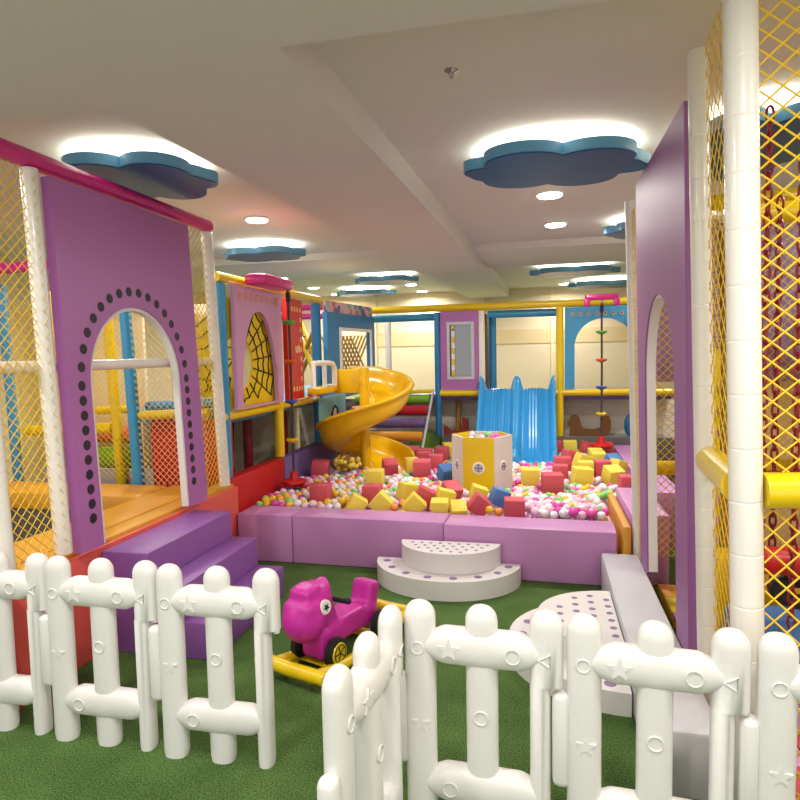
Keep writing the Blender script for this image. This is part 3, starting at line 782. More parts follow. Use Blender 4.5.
MB().pipe((.66, 4.03, 2.36), (2.35, 4.05, 2.36), .045, M['yellow'], .3, 16).build('top_pipe', rf)
MB().pipe((.60, 3.2, 2.12), (2.35, 3.2, 2.12), .05, M['yellow'], .3, 16).build('cross_pipe', rf).location = (.3, 0, 0)
net('net', rf, (.655, 1.95, .02), (1, 0, 0), (0, 0, 1), 1.7, 1.03, .066, .0029, M['netyellow'], slant=1.0)
net('net', rf, (.655, 1.95, 1.16), (1, 0, 0), (0, 0, 1), 1.7, 1.46, .066, .0029, M['netyellow'], slant=.85)
net('net', rf, (.615, 2.0, .02), (.07, .997, 0), (0, 0, 1), .48, 1.03, .075, .0017, M['netyellow'])
net('net', rf, (.615, 2.0, 1.16), (.07, .997, 0), (0, 0, 1), .48, 1.44, .075, .0017, M['netyellow'])
net('net', rf, (.602, 3.91, .25), (0, 1, 0), (0, 0, 1), .11, 2.1, .04, .0022, M['netcream'])
net('net', rf, (.68, 3.98, .25), (1, 0, 0), (0, 0, 1), 1.7, 2.1, .05, .0024, M['netyellow'])
ap = arch_panel(.57, .625, 2.63, 3.87, .24, 2.45, 2.86, 3.63, 1.35, 1.77, M['violet'], None, 'arched_panel',
           'violet foam panel with tall arch seen edge on at right', dots=False)
lining(ap, 2.86, 3.63, .26, 1.35, 1.77, .578, .623)
LEAN = R(-1.65)
ap.rotation_euler.y = R(-1.15); ap.location.x += .012
rf.rotation_euler.y = LEAN; rf.location.x += .002
# interior of the right frame
cols = [M['cubered'], M['cubeyellow'], M['cubeblue'], M['pinkpanel'], M['orangepad']]
fl = thing('floor_mat', (1.4, 3.0, 0), 'multicoloured tiled play mat inside the right frame', 'floor mat')
MB().box((.69, 2.02, 0), (2.3, 3.96, .06), M['orangepad'], .01).build('base', fl); mb = MB()
for i in range(8):
    for j in range(9):
        mb.box((.69+i*.2, 2.04+j*.21, .0605), (.885+i*.2, 2.245+j*.21, .082), cols[(i*2+j*3) % 5], .004)
mb.build('tiled_mat', fl)
def chain(x, y, z0, z1, label, r=.016):
    mb = MB(); z = z1; k = 0
    while z > z0:
        pts = []
        for t in np.linspace(0, 2*PI, 13):
            a = r*.75*math.cos(t); b = r*1.9*math.sin(t)
            pts.append((x+a, y, z-.028+b) if k % 2 == 0 else (x, y+a, z-.028+b))
        mb.tube(pts, .0048, M['chain'], 6, cap=False); z -= .046; k += 1
    return tag(mb.build('hanging_chain'), label, 'chain', 'red chains inside the right play frame')
chain(.795, 2.5, .50, 2.35, 'red coated chain beside the thick white post, second from it')
chain(.80, 2.72, .62, 2.1, 'red coated chain nearest the thick white post')
chain(.935, 2.8, .50, 2.1, 'thin red chain in front of the beige column')
chain(.905, 2.5, .50, 2.35, 'red coated chain at the right edge of the photo')
chain(1.12, 2.5, .5, 2.3, 'red coated chain right of the beige column')
for (x, y, z, lb) in ((.92, 2.56, .98, 'upper'), (.92, 2.66, .66, 'lower')):
    o = thing('swinging_log', (x+.3, y, z-.07), f'{lb} dark red padded log hung on chains in the right frame', 'swing log')
    MB().pipe((x-.14 if z > .8 else x-.08, y, z), (x+.9, y, z), .055, M['darkred' if z > .8 else 'red'], 2, 18).build('log', o)
tag(MB().pipe((1.46, 3.82, .084), (1.46, 3.82, 1.5), .05, M['fabric'], 2, 18).build('padded_column'), 'beige padded column standing inside the right frame', 'column')
mb = MB().tube([(1.46, 3.82, 1.51), (1.46, 3.82, 1.56), (1.46, 3.82, 1.72)], [.10, .10, .03], M['yellow'], 18); tag(mb.build('yellow_cap'), 'yellow cone cap on top of the beige column', 'cap')
tag(MB().box((.70, 4.10, 1.3), (2.3, 4.14, 2.25), M['lavender'], .01).build('padded_wall_panel'), 'lavender padded wall panel at the back of the right frame', 'padded panel')
tag(MB().box((.84, 4.16, 0), (3.2, 4.20, 1.9), M['fabric'], .004).build('fabric_screen'), 'cream fabric screen behind the right frame', 'screen')
cb = thing('climbing_board', (1.0, 3.7, .225), 'yellow climbing board with pink rungs behind the side net', 'climbing board')
MB().box((.90, 3.66, .084), (1.12, 3.72, 1.50), M['yellow'], .02).build('board', cb)
for i in range(8): MB().box((.94, 3.63, .42+i*.12), (1.08, 3.665, .47+i*.12), M['pinkpanel'], .012).build('rung', cb)
mb = MB().tube([(.93, 3.45, .084), (.93, 3.5, 1.5), (.92, 3.55, 2.1)], .022, M['lattice'], 10); tag(mb.build('climbing_pole'), 'brown slim pole in front of the yellow climbing board', 'pole')
tag(MB().box((.80, 2.82, .084), (2.1, 3.02, .36), M['cubeblue'], .05).build('padded_block'), 'blue padded block standing low inside the right frame', 'padded block')
tag(MB().box((.80, 3.12, .084), (2.1, 3.32, .52), M['slideyellow'], .05).build('padded_block'), 'yellow padded block behind the blue one inside the right frame', 'padded block')
mb = MB().tube([(1.02+.09*math.cos(t), 2.72+.0*math.sin(t), .52+.09*math.sin(t)*.5) for t in np.linspace(0, 2*PI, 25)], .03, M['black'], 10, cap=False)
tag(mb.build('rubber_ring'), 'black rubber ring hanging low between the chains', 'ring')

# ------------------------------------------------------------------ hexagonal ball bin
hb = thing('hexagonal_bin', (-.50, 5.35, .262), 'yellow and white hexagonal bin of balls standing in the pit', 'bin')
hc = (-.50, 5.35); hr = .262; off = R(-90+30-2)
P6 = [(hc[0]+hr*math.cos(off+k*PI/3), hc[1]+hr*math.sin(off+k*PI/3)) for k in range(6)]
Q6 = [(hc[0]+(hr-.022)*math.cos(off+k*PI/3), hc[1]+(hr-.022)*math.sin(off+k*PI/3)) for k in range(6)]
for k in range(6):
    a, b, c_, d_ = P6[k], P6[(k+1) % 6], Q6[(k+1) % 6], Q6[k]
    m = M['yellow'] if k % 2 == 1 else M['stepwhite']
    mb = MB().prism([a, b, c_, d_], [], 0, .535, m, fZ(.264)); side = mb.build('side_wall', hb, 20)
    side['label'] = 'yellow side wall' if k % 2 == 1 else 'white side wall'
    mx_, my_ = (a[0]+b[0])/2, (a[1]+b[1])/2; nr = Vector((mx_-hc[0], my_-hc[1], 0)).normalized(); tv = Vector((-nr.y, nr.x, 0))
    mb = MB().disc((mx_, my_, .545), nr, .052, M['eyewhite'], .003, 28)
    c0 = Vector((mx_, my_, .545))+nr*.003
    mb.disc(c0, nr, .036, M['emblem'], .002, 24)
    for q in range(8):
        t = q*PI/4; p = c0+nr*.003+(tv*math.cos(t)+Vector((0, 0, 1))*math.sin(t))*.022
        mb.disc(p, nr, .006, M['eyewhite'] if q % 2 else M['rollpurple'], .001, 8)
    mb.disc(c0+nr*.003, nr, .008, M['rollpurple'], .001, 10)
    o = mb.build('round_emblem', hb, 20)

# ------------------------------------------------------------------ foam cubes
CUBES = [
 (-1.43, 5.24, .145, 'y', 5, 0, 'yellow foam cube just in front of the spiral slide pole'),
 (-1.42, 5.74, .150, 'r', 25, 20, 'red foam cube leaning below the spiral slide exit'),
 (-1.31, 4.70, .14, 'r', 0, 0, 'red foam cube behind the pointed yellow pair at the front wall'),
 (-1.19, 4.52, .145, 'y', 8, 43, 'yellow foam cube tipped on edge, second from left along the front wall'),
 (-1.38, 4.49, .14, 'y', 20, 30, 'yellow foam cube sunk in balls, leftmost yellow along the front wall'),
 (-1.045, 4.81, .135, 'y', 40, 10, 'yellow foam cube half hidden behind a tipped red cube, centre front'),
 (-.93, 4.50, .145, 'y', 12, 43, 'yellow foam cube tipped to a peak below the tilted red cube, centre front'),
 (-.885, 4.67, .14, 'r', 14, 28, 'red foam cube tilted on edge at the centre front, left of the bin'),
 (-.715, 4.63, .14, 'y', 20, 15, 'yellow foam cube leaning right of the tilted red cube, centre front'),
 (-.73, 4.46, .13, 'y', 5, 5, 'small yellow foam cube against the front wall above its seam'),
 (-.59, 4.435, .125, 'y', 15, 35, 'yellow foam cube sunk low at the front wall right of the seam'),
 (-.70, 4.85, .145, 'r', 35, 30, 'red foam cube at the left foot of the hexagonal bin'),
 (-.48, 4.80, .135, 'y', 10, 20, 'yellow foam cube against the front face of the hexagonal bin'),
 (-.45, 4.56, .145, 'r', 10, 38, 'red foam cube tipped on edge in front of the hexagonal bin'),
 (-.31, 4.72, .135, 'b', 20, 20, 'blue foam cube at the right foot of the hexagonal bin'),
 (-.19, 4.53, .145, 'r', 5, 0, 'red foam cube right of the blue cube near the front wall'),
 (-1.215, 6.45, .15, 'r', 0, 0, 'red foam cube below the roll stairs, touching the lowest roll'),
 (-1.17, 6.24, .15, 'r', 0, 0, 'red foam cube below the roll stairs, one step nearer than its neighbour'),
 (-1.05, 6.60, .15, 'r', 0, 0, 'red foam cube at the foot of the stair side board'),
 (-1.10, 5.72, .16, 'r', 5, 5, 'large red foam cube left of the hexagonal bin, front of the far row'),
 (-1.03, 6.10, .145, 'r', 10, 0, 'red foam cube behind the large red one left of the bin'),
 (-1.00, 6.85, .15, 'y', 25, 12, 'yellow foam cube at the back left near the blue post'),
 (-1.24, 5.92, .13, 'y', 20, 0, 'yellow foam cube beside the end of the spiral slide'),
 (-.84, 5.52, .14, 'b', 35, 25, 'blue foam cube tipped at the left side of the hexagonal bin'),
 (-1.73, 4.66, .15, 'r', 3, 0, 'red foam cube at left front, nearest the purple steps'),
 (-2.08, 5.62, .155, 'r', 8, 5, 'red foam cube against the lavender side board at left'),
 (.32, 7.20, .15, 'y', 0, 0, 'yellow foam cube at the foot of the yellow back post'),
 (.17, 7.25, .13, 'r', 10, 0, 'red foam cube squeezed between the blue slide and back yellow cube'),
 (.505, 7.19, .13, 'r', 30, 20, 'red foam cube right of the yellow cube at the back plinth'),
 (.20, 6.06, .155, 'r', 0, 0, 'red foam cube right of the blue slide foot, left of the red and yellow pile'),
 (.295, 6.50, .145, 'r', 30, 10, 'red foam cube behind the pile right of the blue slide'),
 (.40, 6.26, .155, 'y', 20, 22, 'yellow foam cube leaning at the top of the pile right of the slide'),
 (.56, 6.42, .14, 'y', 5, 5, 'yellow foam cube at the back of the pile, beside the red round seat'),
 (.55, 5.92, .145, 'r', 5, 0, 'red foam cube at the right end of the pile beside two yellow cubes'),
 (.40, 5.88, .14, 'y', 0, 0, 'yellow foam cube in the middle of the pile right of the slide'),
 (.345, 5.50, .16, 'y', 10, 5, 'large yellow foam cube at the front of the pile right of the slide'),
 (.17, 5.70, .13, 'r', 3, 0, 'red foam cube left of the large yellow one in the pile'),
 (.61, 5.58, .155, 'y', 25, 18, 'large yellow foam cube tilted near the right end of the pit'),
 (.68, 6.26, .14, 'b', 35, 30, 'blue foam cube tilted at the right side of the pit'),
 (.70, 6.03, .13, 'y', 40, 20, 'yellow foam cube tilted against the blue one at right'),
 (.70, 7.13, .14, 'r', 5, 0, 'red foam cube at the far back right, just behind the red round seat'),
 (.55, 6.66, .14, 'y', 5, 0, 'yellow foam cube at the back right in front of the round seat'),
 (.69, 5.24, .14, 'r', 5, 0, 'red foam cube half hidden by the white post at right'),
 (.09, 5.19, .165, 'r', 8, 0, 'large red foam cube alone in balls right of the bin'),
 (-.09, 5.42, .155, 'y', 2, 0, 'yellow foam cube right beside the hexagonal bin'),
]
for x, y, s_, c, rz, tl, lb in CUBES:
    m = {'y': M['cubeyellow'], 'r': M['cubered'], 'b': M['cubeblue']}[c]
    T = Matrix.Rotation(R(rz), 4, 'Z') @ Matrix.Rotation(R(tl), 4, 'X' if int(rz) % 2 else 'Y')
    s_ *= .93 if tl > 12 else 1
    mb = MB().box((-s_/2,)*3, (s_/2,)*3, m, .008, T)
    o = mb.build('foam_cube', origin=(0, 0, 0)); o.location = (x, y, (.336 if tl < 36 else .345)+s_*.2 if y < 4.57 else (.375+s_*.2 if y < 5 else .42))
    tag(o, lb, 'foam cube', 'foam cubes in the ball pit')

# knobbly yellow ball cluster under the spiral slide
mb = MB(); kc = Vector((-1.86, 5.80, .45))
for i in range(60):
    v = Vector(rng.normal(size=3)); v.normalize()
    mb.sphere(kc+Vector((v.x*.12, v.y*.12, v.z*.07)), .026, M['cubeyellow'] if i % 4 else M['lattice'], 8, 6)
mb.sphere(kc, .10, M['lattice'], 12, 8, (1, 1, .6))
tag(mb.build('knobbly_cushion'), 'yellow knobbly pompom cushion on the balls under the spiral slide', 'cushion')

# ------------------------------------------------------------------ balls
kinds = ['b_white', 'b_pink', 'b_magenta', 'b_yellow', 'b_green', 'b_orange']
wts = np.array([.34, .27, .12, .12, .11, .04])
BR = .031
def ball_mesh(nm, m, u, v):
    mb = MB().sphere((0, 0, 0), BR, m, u, v); return mb
top = []
sp_ = .0645; row = 0; y = 4.455
while y < 7.40:
    x = -2.17+(sp_/2 if row % 2 else 0)
    while x < .76:
        top.append((x+rng.uniform(-.0012, .0012), y+rng.uniform(-.0012, .0012), .338+rng.uniform(0, .03)))
        x += sp_
    y += sp_*.875; row += 1
def blocked(x, y):
    if x > .455 and y < 5.0: return True
    for c in CUBES:
        k = .78 if c[5] < 20 else .86
        if math.hypot(x-c[0], y-c[1]) < c[2]*.70+BR: return True
    if math.hypot(x-hc[0], y-hc[1]) < .305: return True
    if math.hypot(x-CX, y-CY) < .085: return True
    if y > 6.38 and xl-.06 < x < xr+.06: return True
    if math.hypot(x-kc.x, y-kc.y) < .17: return True
    if x < -1.24 and y > 6.5: return True
    if x < -2.19+.0 : return True
    if math.hypot(x+2.10, y-5.0) < .15 or math.hypot(x-.63, y-6.9) < .17: return True
    a = math.degrees(math.atan2(y-CY, x-CX)); r_ = math.hypot(x-CX, y-CY)
    if r_ < .55 and (y > CY-.1): return True
    return False
tr_ = [q for q in path if q[0][2] < .47]
def near_trough(x, y): return any(math.hypot(x-q[0][0], y-q[0][1]) < .27 for q in tr_)
upper = [p for p in top if not blocked(p[0], p[1]) and not near_trough(p[0], p[1])]
lower = [(p[0]+.03, p[1]+.018, .281) for p in top if p[0] < .73 and math.hypot(p[0]-hc[0], p[1]-hc[1]) > .33 and math.hypot(p[0]-CX, p[1]-CY) > .09
         and not (p[1] > 6.35 and xl-.08 < p[0] < xr+.08) and p[0] > -2.18 and not (p[0] < -1.2 and p[1] > 6.45) and not near_trough(p[0]+.03, p[1]+.02) and not (p[0] > .42 and p[1] < 5)
         and not any(math.hypot(p[0]+.03-c[0], p[1]+.018-c[1]) < c[2]*.64+BR for c in CUBES)]
upper.sort(key=lambda p: p[0]**2+p[1]**2)
def colour(x, y):
    w = wts.copy()
    if x < -1.6: w = np.array([.2, .2, .14, .28, .14, .04])
    if x > -.3: w = np.array([.33, .28, .16, .08, .13, .02])
    if y > 6.6 and x > .2: w = np.array([.3, .2, .05, .15, .3, 0])
    return int(rng.choice(6, p=w/w.sum()))
names = ['white', 'pale pink', 'magenta', 'yellow', 'light green', 'orange']
protos = [ball_mesh(k, M[k], 16, 10).build('pit_ball', origin=(0, 0, 0)) for k in kinds]
used = [False]*6
hexb = []
for i in range(17):
    a = i*2.4; r_ = .045*math.sqrt(i)
    hexb.append((hc[0]+r_*math.cos(a), hc[1]+r_*math.sin(a), .735+.02*(i % 3)))
cnt = 0
def place(p, k, label, group):
    o = protos[k] if not used[k] else protos[k].copy()
    if used[k]: COL.objects.link(o)
    used[k] = True; o.location = p
    o.rotation_euler = (rng.uniform(0, 6), rng.uniform(0, 6), 0)
    tag(o, label, 'ball', group)
for i, p in enumerate(hexb):
    k = [2, 4, 1, 4, 0, 2, 1, 3][i % 8]
    place(p, k, f'{names[k]} plastic ball inside the hexagonal bin', f'{names[k]} balls inside the hexagonal bin')
N_IND = 280
for p in upper[:N_IND]:
    k = colour(p[0], p[1])
    place(p, k, f'{names[k]} plastic ball among the loose balls along the front of the pit', f'{names[k]} balls along the front of the pit')
rest = upper[N_IND:]+lower
unit = MB().sphere((0, 0, 0), BR, M['b_white'], 12, 8)
uv_ = np.array(unit.v); uf = unit.f; nv = len(uv_)
allv = []; allf = []; allm = []
for i, p in enumerate(rest):
    allv.append(uv_+np.array(p)); b = i*nv
    allf += [[b+j for j in f] for f in uf]
    allm += [colour(p[0], p[1])]*len(uf)
me = bpy.data.meshes.new('pit_balls'); me.from_pydata(np.concatenate(allv).tolist(), [], allf)
for k in kinds: me.materials.append(M[k])
me.polygons.foreach_set('material_index', allm); me.polygons.foreach_set('use_smooth', [True]*len(allf))
o = bpy.data.objects.new('pit_ball_mass', me); COL.objects.link(o)
tag(o, 'mass of pastel plastic balls filling the rest of the pit', 'balls', None, 'stuff')

# ------------------------------------------------------------------ picket fence
PH = .74
def ell_stack(mb, levels, m, seg=20, T=None, axis='z'):
    vs = []; fs = []
    for (t, a, b, ox) in levels:
        for k in range(seg):
            an = 2*PI*k/seg; c, s_ = math.cos(an), math.sin(an)
            x = ox+a*math.copysign(abs(c)**.85, c); y_ = b*math.copysign(abs(s_)**.85, s_)
            vs.append((x, y_, t) if axis == 'z' else (t, y_, x))
    n = len(levels)
    for i in range(n-1):
        for k in range(seg):
            k2 = (k+1) % seg; fs.append([i*seg+k, i*seg+k2, (i+1)*seg+k2, (i+1)*seg+k])
    fs.append(list(range(seg))); fs.append([(n-1)*seg+k for k in range(seg)])
    mb.add(vs, fs, m, T)
W2, D2 = .049, .034
def picket(kind):
    mb = MB(); lv = []
    zn = .515
    cut = {'mid': 0, 'left': 0, 'right': 1}[kind]
    def a_at(z): return (W2, 0) if not (cut and z < zn) else (W2*.62, -W2*.38)
    for z in (.0, .02, zn-.002, zn+.002, .66, .69):
        a, ox = a_at(z); lv.append((z, a if z > 0 else a*.9, D2, ox))
    for i in range(1, 8):
        t = PI/2*i/7.3; lv.append((.69+.05*math.sin(t), W2*math.cos(t)**.9, D2*math.cos(t)**.9, 0))
    ell_stack(mb, lv, M['white_hdpe'])
    return mb
def emb_ring(mb, x, z, r, y): mb.tube([(x+r*math.cos(t), y, z+r*math.sin(t)) for t in np.linspace(0, 2*PI, 21)], .0028, M['white_hdpe'], 6, cap=False)
def emb_star(mb, x, z, r, y):
    P = [(x+(r if i % 2 == 0 else r*.42)*math.sin(i*PI/5), z+(r if i % 2 == 0 else r*.42)*math.cos(i*PI/5)) for i in range(10)]
    mb.prism(P, [], -.0015, .01, M['white_hdpe'], fY(y))
def emb_tri(mb, x, z, r, y):
    P = [(x+r*math.cos(PI+i*2*PI/3), z+r*math.sin(PI+i*2*PI/3)) for i in range(4)]
    mb.tube([(a, y, b) for a, b in P], .0028, M['white_hdpe'], 6)
SPC = .192
def fence_panel(label):
    p = thing('fence_panel', (0, 0, 0), label, 'fence', 'white picket fence panels around the play area')
    for i, kd in ((0, 'left'), (1, 'mid'), (2, 'right')):
        mb = picket(kd)
        T = Matrix.Translation(((i-1)*SPC, 0, 0))
        q = MB(); q.add(mb.v, mb.f, M['white_hdpe'], T)
        x = (i-1)*SPC
        if kd == 'mid': emb_ring(q, x, .40, .021, -D2-.001)
        if kd == 'left': emb_star(q, x+.006, .36, .03, -D2); emb_ring(q, x-.002, .60, .019, -D2-.001)
        if kd == 'right': emb_tri(q, x, .60, .022, -D2-.001)
        pk = q.build('picket', p, 50)
        if kd == 'left':
            MB().box((x-W2-.042, -.026, .21), (x-W2+.01, .026, .50), M['white_hdpe'], .02, None, 3).build('hinge_sleeve', p)
        if kd == 'right':
            MB().tube([(x+.034, 0, .503), (x+.034, 0, .518)], .012, M['white_hdpe'], 10).build('hinge_pin', p)
    for zc, nm in ((.606, 'top_rail'), (.165, 'bottom_rail')):
        mb = MB(); lv = []
        for i in range(33):
            t = i/32; x = -SPC+2*SPC*t
            edge = min(1, min(t, 1-t)/.2); mid = math.exp(-((t-.5)/.09)**2)
            hh = .014+.044*edge**.7+.006*mid
            lv.append((x, hh, .026+.016*edge**.8+.003*mid, zc))
        ell_stack(mb, lv, M['white_hdpe'], 20, None, 'x')
        if nm == 'top_rail':
            emb_star(mb, -SPC*.5, zc, .034, -.043); emb_ring(mb, SPC*.5, zc, .022, -.044)
        else:
            emb_ring(mb, -SPC*.5, zc, .022, -.044)
        mb.build(nm, p, 50)
    return p
proto = fence_panel('white picket fence panel')
FP = [(-2.155, 2.034, 2, 'white fence panel at far left, cut by the photo edge'),
      (-1.662, 2.028, 1, 'white fence panel second from left, before the purple steps'),
      (-1.165, 2.020, 2, 'white fence panel with free hinge end left of the pink pony'),
      (-.470, 1.588, 84, 'white fence panel turned end on as a gate beside the pony'),
      (-.178, 1.835, -2, 'white fence panel just right of the gate panel'),
      (.312, 1.805, -4, 'white fence panel in front of the dotted step by the grey beam'),
      (.808, 1.775, -3, 'white fence panel at far right before the thick white post')]
for i, (x, y, a, lb) in enumerate(FP):
    o = proto if i == 0 else copy_tree(proto)
    o.location = (x, y, 0); o.rotation_euler.z = R(a); o['label'] = lb

# ------------------------------------------------------------------ rocking pony
pony = thing('rocking_pony', (0, 0, 0), 'hot pink ride-on pony on a yellow rocker behind the fence gap', 'ride-on toy')
def blob(mb, c, r, sc): mb.sphere(c, r, M['pony'], 20, 14, sc)
mb = MB()
mb.box((-.21, -.075, .10), (.20, .075, .215), M['pony'], .03, None, 3)                 # saddle body
mb.box((-.10, -.075, .19), (.09, .075, .225), M['pony'], .02, None, 3)
mb.box((-.045, -.066, -.10), (.045, .066, .10), M['pony'], .022, Matrix.Translation((-.19, 0, .215)) @ Matrix.Rotation(R(-14), 4, 'Y'), 3)   # seat back
mb.box((-.06, -.06, -.13), (.06, .06, .13), M['pony'], .035, Matrix.Translation((.155, 0, .25)) @ Matrix.Rotation(R(18), 4, 'Y'), 3)   # neck
mb.box((.11, -.07, .06), (.24, .07, .20), M['pony'], .022, None, 3)                   # front legs
mb.box((-.24, -.06, .075), (-.13, .06, .18), M['pony'], .022, None, 3)                   # hind legs
blob(mb, (.215, 0, .345), .092, (1.05, .88, 1.0))                                        # skull
blob(mb, (.285, 0, .275), .112, (.92, .92, .95))
mb.box((.20, -.09, .25), (.36, .09, .38), M['pony'], .05, None, 4)                                          # muzzle
mb.box((-.058, -.062, -.038), (.055, .062, .034), M['pony'], .026, Matrix.Translation((.272, 0, .402)) @ Matrix.Rotation(R(10), 4, 'Y'), 3)   # forelock
mb.box((-.04, -.03, -.05), (.035, .03, .05), M['pony'], .022, Matrix.Translation((.155, 0, .385)) @ Matrix.Rotation(R(20), 4, 'Y'), 3)     # mane
for s_ in (-1, 1): blob(mb, (.17, .05*s_, .395), .026, (.8, .6, 1.2))
b = mb.build('body', pony, 0)
rm = b.modifiers.new('fuse', 'REMESH'); rm.mode = 'VOXEL'; rm.voxel_size = .009; rm.use_smooth_shade = True
sm = b.modifiers.new('soften', 'SMOOTH'); sm.factor = .6; sm.iterations = 7
for s_ in (-1, 1):
    mb = MB(); c = Vector((.235, .091*s_, .335)); n_ = Vector((.15, s_, .12)).normalized()
    mb.tube([c-n_*.03, c+n_*.001, c+n_*.004], [.034, .034, .029], M['eyewhite'], 24)
    u_ = Vector((1, -.15*s_, 0)).normalized(); w_ = n_.cross(u_)
    Pts = [c+n_*.0045+u_*(.021 if i % 2 == 0 else .0095)*math.sin(i*PI/5)+w_*(.021 if i % 2 == 0 else .0095)*math.cos(i*PI/5) for i in range(10)]
    top_ = [q+n_*.002 for q in Pts]
    mb.add([*top_, c+n_*.0065], [[i, (i+1) % 10, 10] for i in range(10)], M['dot'])
    mb.build('eye', pony, 30)
mb = MB().tube([(.125, -.135, .335), (.125, -.10, .33), (.125, .10, .33), (.125, .135, .335)], [.014, .012, .012, .014], M['black'], 12)
for s_ in (-1, 1): mb.sphere((.125, .138*s_, .335), .016, M['black'], 10, 8)
mb.build('handlebar', pony)
for x in (.185, -.185):
    for s_ in (-1, 1):
        c = Vector((x, .105*s_, .10)); y0_ = c.y-.02; y1_ = c.y+.02
        mb = MB().tube([(x, y0_, c.z), (x, y0_+.006, c.z), (x, y1_-.006, c.z), (x, y1_, c.z)], [.062, .071, .071, .062], M['black'], 28)
        w = mb.build('wheel', pony)
        f_ = c.y+.021*s_
        mb = MB().tube([(x, f_-.004*s_, c.z), (x, f_+.004*s_, c.z)], [.052, .049], M['yellow'], 26)
        for q in range(5):
            t = q*2*PI/5; mb.tube([(x, f_+.005*s_, c.z), (x+.038*math.cos(t), f_+.005*s_, c.z+.038*math.sin(t))], .003, M['black'], 5)
        mb.tube([(x+.040*math.cos(t), f_+.005*s_, c.z+.040*math.sin(t)) for t in np.linspace(0, 2*PI, 25)], .0025, M['black'], 5, cap=False)
        mb.build('hub', w).matrix_parent_inverse = Matrix()
mb = MB()
for s_ in (-1, 1):
    pts = []
    for i in range(15):
        t = -1+2*i/14; pts.append((.40*t, .125*s_, .03+.05*abs(t)**2.2))
    mb.tube(pts, .026, M['yellow'], 10)
    for x in (.25, -.25, 0): mb.box((x-.03, .125*s_-.02, .0), (x+.03, .125*s_+.02, .02), M['yellow'], .006)
for x in (.39, -.41): mb.tube([(x, -.205, .09), (x, -.195, .09), (x, 0, .082), (x, .195, .09), (x, .205, .09)], [.02, .031, .033, .031, .02], M['yellow'], 14)
for x in (.18, -.18): mb.box((x-.035, -.12, .022), (x+.035, .12, .038), M['yellow'], .008)
mb.build('rocker', pony)
pony.location = (-.985, 2.91, 0); pony.rotation_euler.z = R(-110)

# ------------------------------------------------------------------ clouds with light glow
def cloud(x, y, rx, ry, rz, label, power, z=2.525, seed=0):
    o = thing('cloud_lamp', (x, y, z), label, 'ceiling lamp', 'blue cloud ceiling lamps')
    circ = [(0, 0, .56), (-.62, .05, .36), (.60, -.02, .36), (-.36, -.36, .46), (.36, -.38, .44), (-.36, .36, .45), (.34, .40, .43), (.84, .05, .21), (-.84, -.04, .20)]
    out = []; N = 96
    for i in range(N):
        t = 2*PI*i/N; dx, dy = math.cos(t), math.sin(t); best = 0
        for cx_, cy2, r_ in circ:
            b_ = dx*cx_+dy*cy2; disc = b_*b_-(cx_*cx_+cy2*cy2-r_*r_)
            if disc >= 0: best = max(best, b_+math.sqrt(disc))
        px, py = best*dx*rx, best*dy*ry
        out.append((x+px*math.cos(rz)-py*math.sin(rz), y+px*math.sin(rz)+py*math.cos(rz)))
    mb = MB().prism(out, [], .006, .065, M['cloudside'], fZ(z)); mb.build('slab', o, 40)
    ins = [(x+(a-x)*.985, y+(b_-y)*.985) for a, b_ in out]
    mb = MB().prism(ins, [], 0, .0055, M['cloudface'], fZ(z)); mb.build('glossy_face', o, 40)
    mid = [(x+(a-x)*.80, y+(b_-y)*.80) for a, b_ in out]
    mb = MB().tube([(*p, z+.072) for p in mid]+[(*mid[0], z+.072)], .006, M['led'], 6, cap=False); mb.build('led_strip', o)
    mb = MB()
    for dx, dy in ((-.5, -.3), (.5, -.3), (.5, .3), (-.5, .3)):
        px, py = dx*rx*.8, dy*ry*.8; mb.tube([(x+px, y+py, z+.066), (x+px, y+py, CEI)], .008, M['steel'], 8)
    mb.build('hanger', o)
    la = bpy.data.lights.new('cloud_glow', 'AREA'); la.shape = 'ELLIPSE'; la.size = rx*1.75; la.size_y = ry*1.75; la.energy = power; la.color = (1, .90, .72)
    lo = bpy.data.objects.new('cloud_glow', la); COL.objects.link(lo); lo.location = (x, y, z+.07); lo.rotation_euler = (PI, 0, rz)
cloud(-2.27, 3.28, .42, .46, .25, 'blue cloud ceiling lamp over the magenta pipe of the left frame', 7)
cloud(.085, 3.72, .50, .43, .12, 'large blue cloud ceiling lamp at the centre right, nearest overhead', 8)
cloud(-2.76, 6.0, .42, .34, 0, 'blue cloud ceiling lamp above the pink web panel', 8)
cloud(1.02, 5.88, .46, .36, 0, 'blue cloud ceiling lamp half hidden behind the right white post', 8)
cloud(-2.13, 8.65, .44, .4, 0, 'small far blue cloud ceiling lamp left of the beam, nearer of two', 7)
cloud(-2.9, 10.3, .50, .4, 0, 'small far blue cloud ceiling lamp left of the beam, farther of two', 7)
cloud(.44, 8.65, .56, .4, 0, 'far blue cloud ceiling lamp above the sky blue arch panel, nearer of two', 7)
cloud(1.05, 10.5, .6, .4, 0, 'far blue cloud ceiling lamp above the sky blue arch panel, farther of two', 7)
cloud(1.05, 3.75, .34, .70, 0, 'blue cloud ceiling lamp above the net of the right frame', 7)

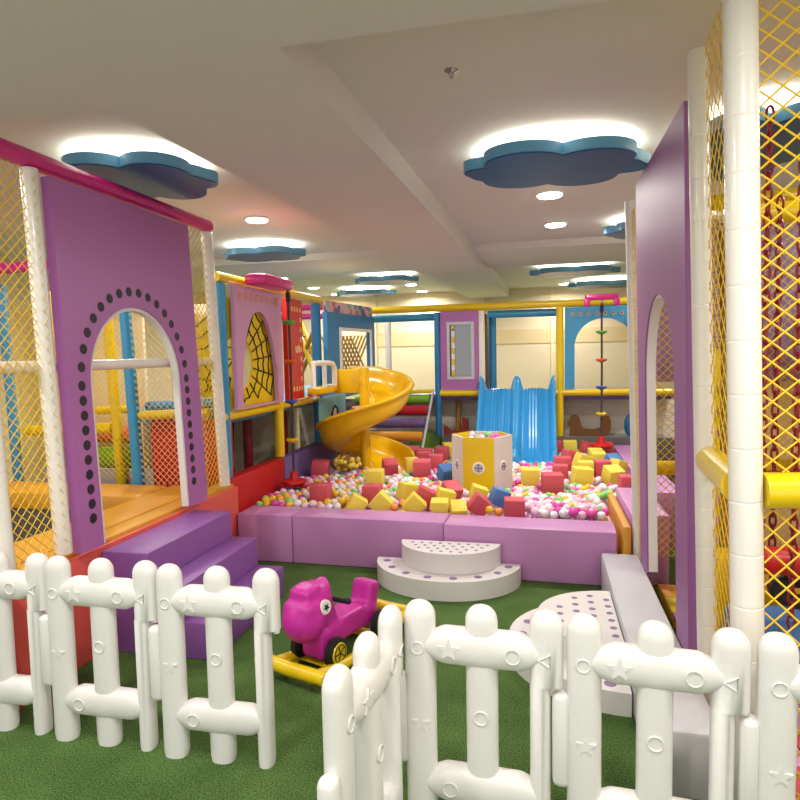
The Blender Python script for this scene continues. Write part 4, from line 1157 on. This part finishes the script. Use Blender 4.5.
# ------------------------------------------------------------------ downlights
def downlight(x, y, z, label, power):
    o = thing('ceiling_downlight', (x, y, z-.03), label, 'ceiling light', 'round ceiling downlights')
    MB().tube([(x, y, z-.018), (x, y, z-.0005)], [.096, .102], M['white_pvc'], 28).build('trim_ring', o)
    MB().tube([(x, y, z-.026), (x, y, z-.019)], [.084, .088], M['lamp'], 28).build('diffuser', o)
    la = bpy.data.lights.new('downlight', 'AREA'); la.shape = 'DISK'; la.size = .13; la.energy = power; la.color = (1, .955, .89); la.spread = R(165)
    lo = bpy.data.objects.new('downlight', la); COL.objects.link(lo); lo.location = (x, y, z-.03)
DL = [(-2.28, 4.83, CEI, 'round downlight left of the beam above the pink web panel'),
      (.068, 4.73, CEI, 'round downlight at the far rim of the large cloud lamp'),
      (.135, 5.83, CEI, 'round downlight behind the large cloud lamp'),
      (-3.66, 8.485, CEI, 'far left round downlight by the magenta bracket, nearest of three'),
      (-3.66, 9.8, CEI, 'far left round downlight, middle of three in a row'),
      (-3.67, 11.0, CEI, 'far left round downlight, farthest of three in a row'),
      (-2.05, 10.0, CEI, 'far round downlight left of the beam, nearer of two'),
      (-2.08, 11.1, CEI, 'far round downlight left of the beam, farther of two'),
      (.39, 9.7, CEI, 'far round downlight right of the beam, nearer of two'),
      (.40, 10.9, CEI, 'far round downlight right of the beam, farther of two')]
for i, (x, y, z, lb) in enumerate(DL):
    downlight(x, y, z, lb, 26 if y < 7 else 22)
for x, y, z in ((-1.25, 1.0, SOF), (.5, .7, SOF), (-2.9, 1.6, SOF), (1.6, 1.2, SOF), (-.5, -.5, SOF), (-3.6, 3.0, CEI), (2.0, 2.7, CEI), (-3.6, 5.2, CEI), (1.7, 7.2, SOF+.07), (-2.6, 7.3, SOF+.07)):  # unseen lamps added to brighten the room, no fixtures built for them
    la = bpy.data.lights.new('downlight', 'AREA'); la.shape = 'DISK'; la.size = .16; la.energy = 26; la.color = (1, .955, .89)
    lo = bpy.data.objects.new('downlight', la); COL.objects.link(lo); lo.location = (x, y, z-.02)
mb = MB().tube([(-.35, 2.6, CEI-.03), (-.35, 2.6, CEI-.012), (-.35, 2.6, CEI-.0005)], [.008, .012, .03], M['steel'], 14)
tag(mb.build('ceiling_sprinkler'), 'tiny metal sprinkler head on the ceiling right of the beam', 'sprinkler')

# ------------------------------------------------------------------ world and view
w = bpy.data.worlds.new('world'); S.world = w; w.use_nodes = True
bg = w.node_tree.nodes['Background']; bg.inputs[0].default_value = (1, .975, .95, 1); bg.inputs[1].default_value = 1.35
S.view_settings.view_transform = 'Standard'; S.view_settings.look = 'None'; S.view_settings.gamma = 1
S.view_settings.use_curve_mapping = False
S.view_settings.exposure = -0.1
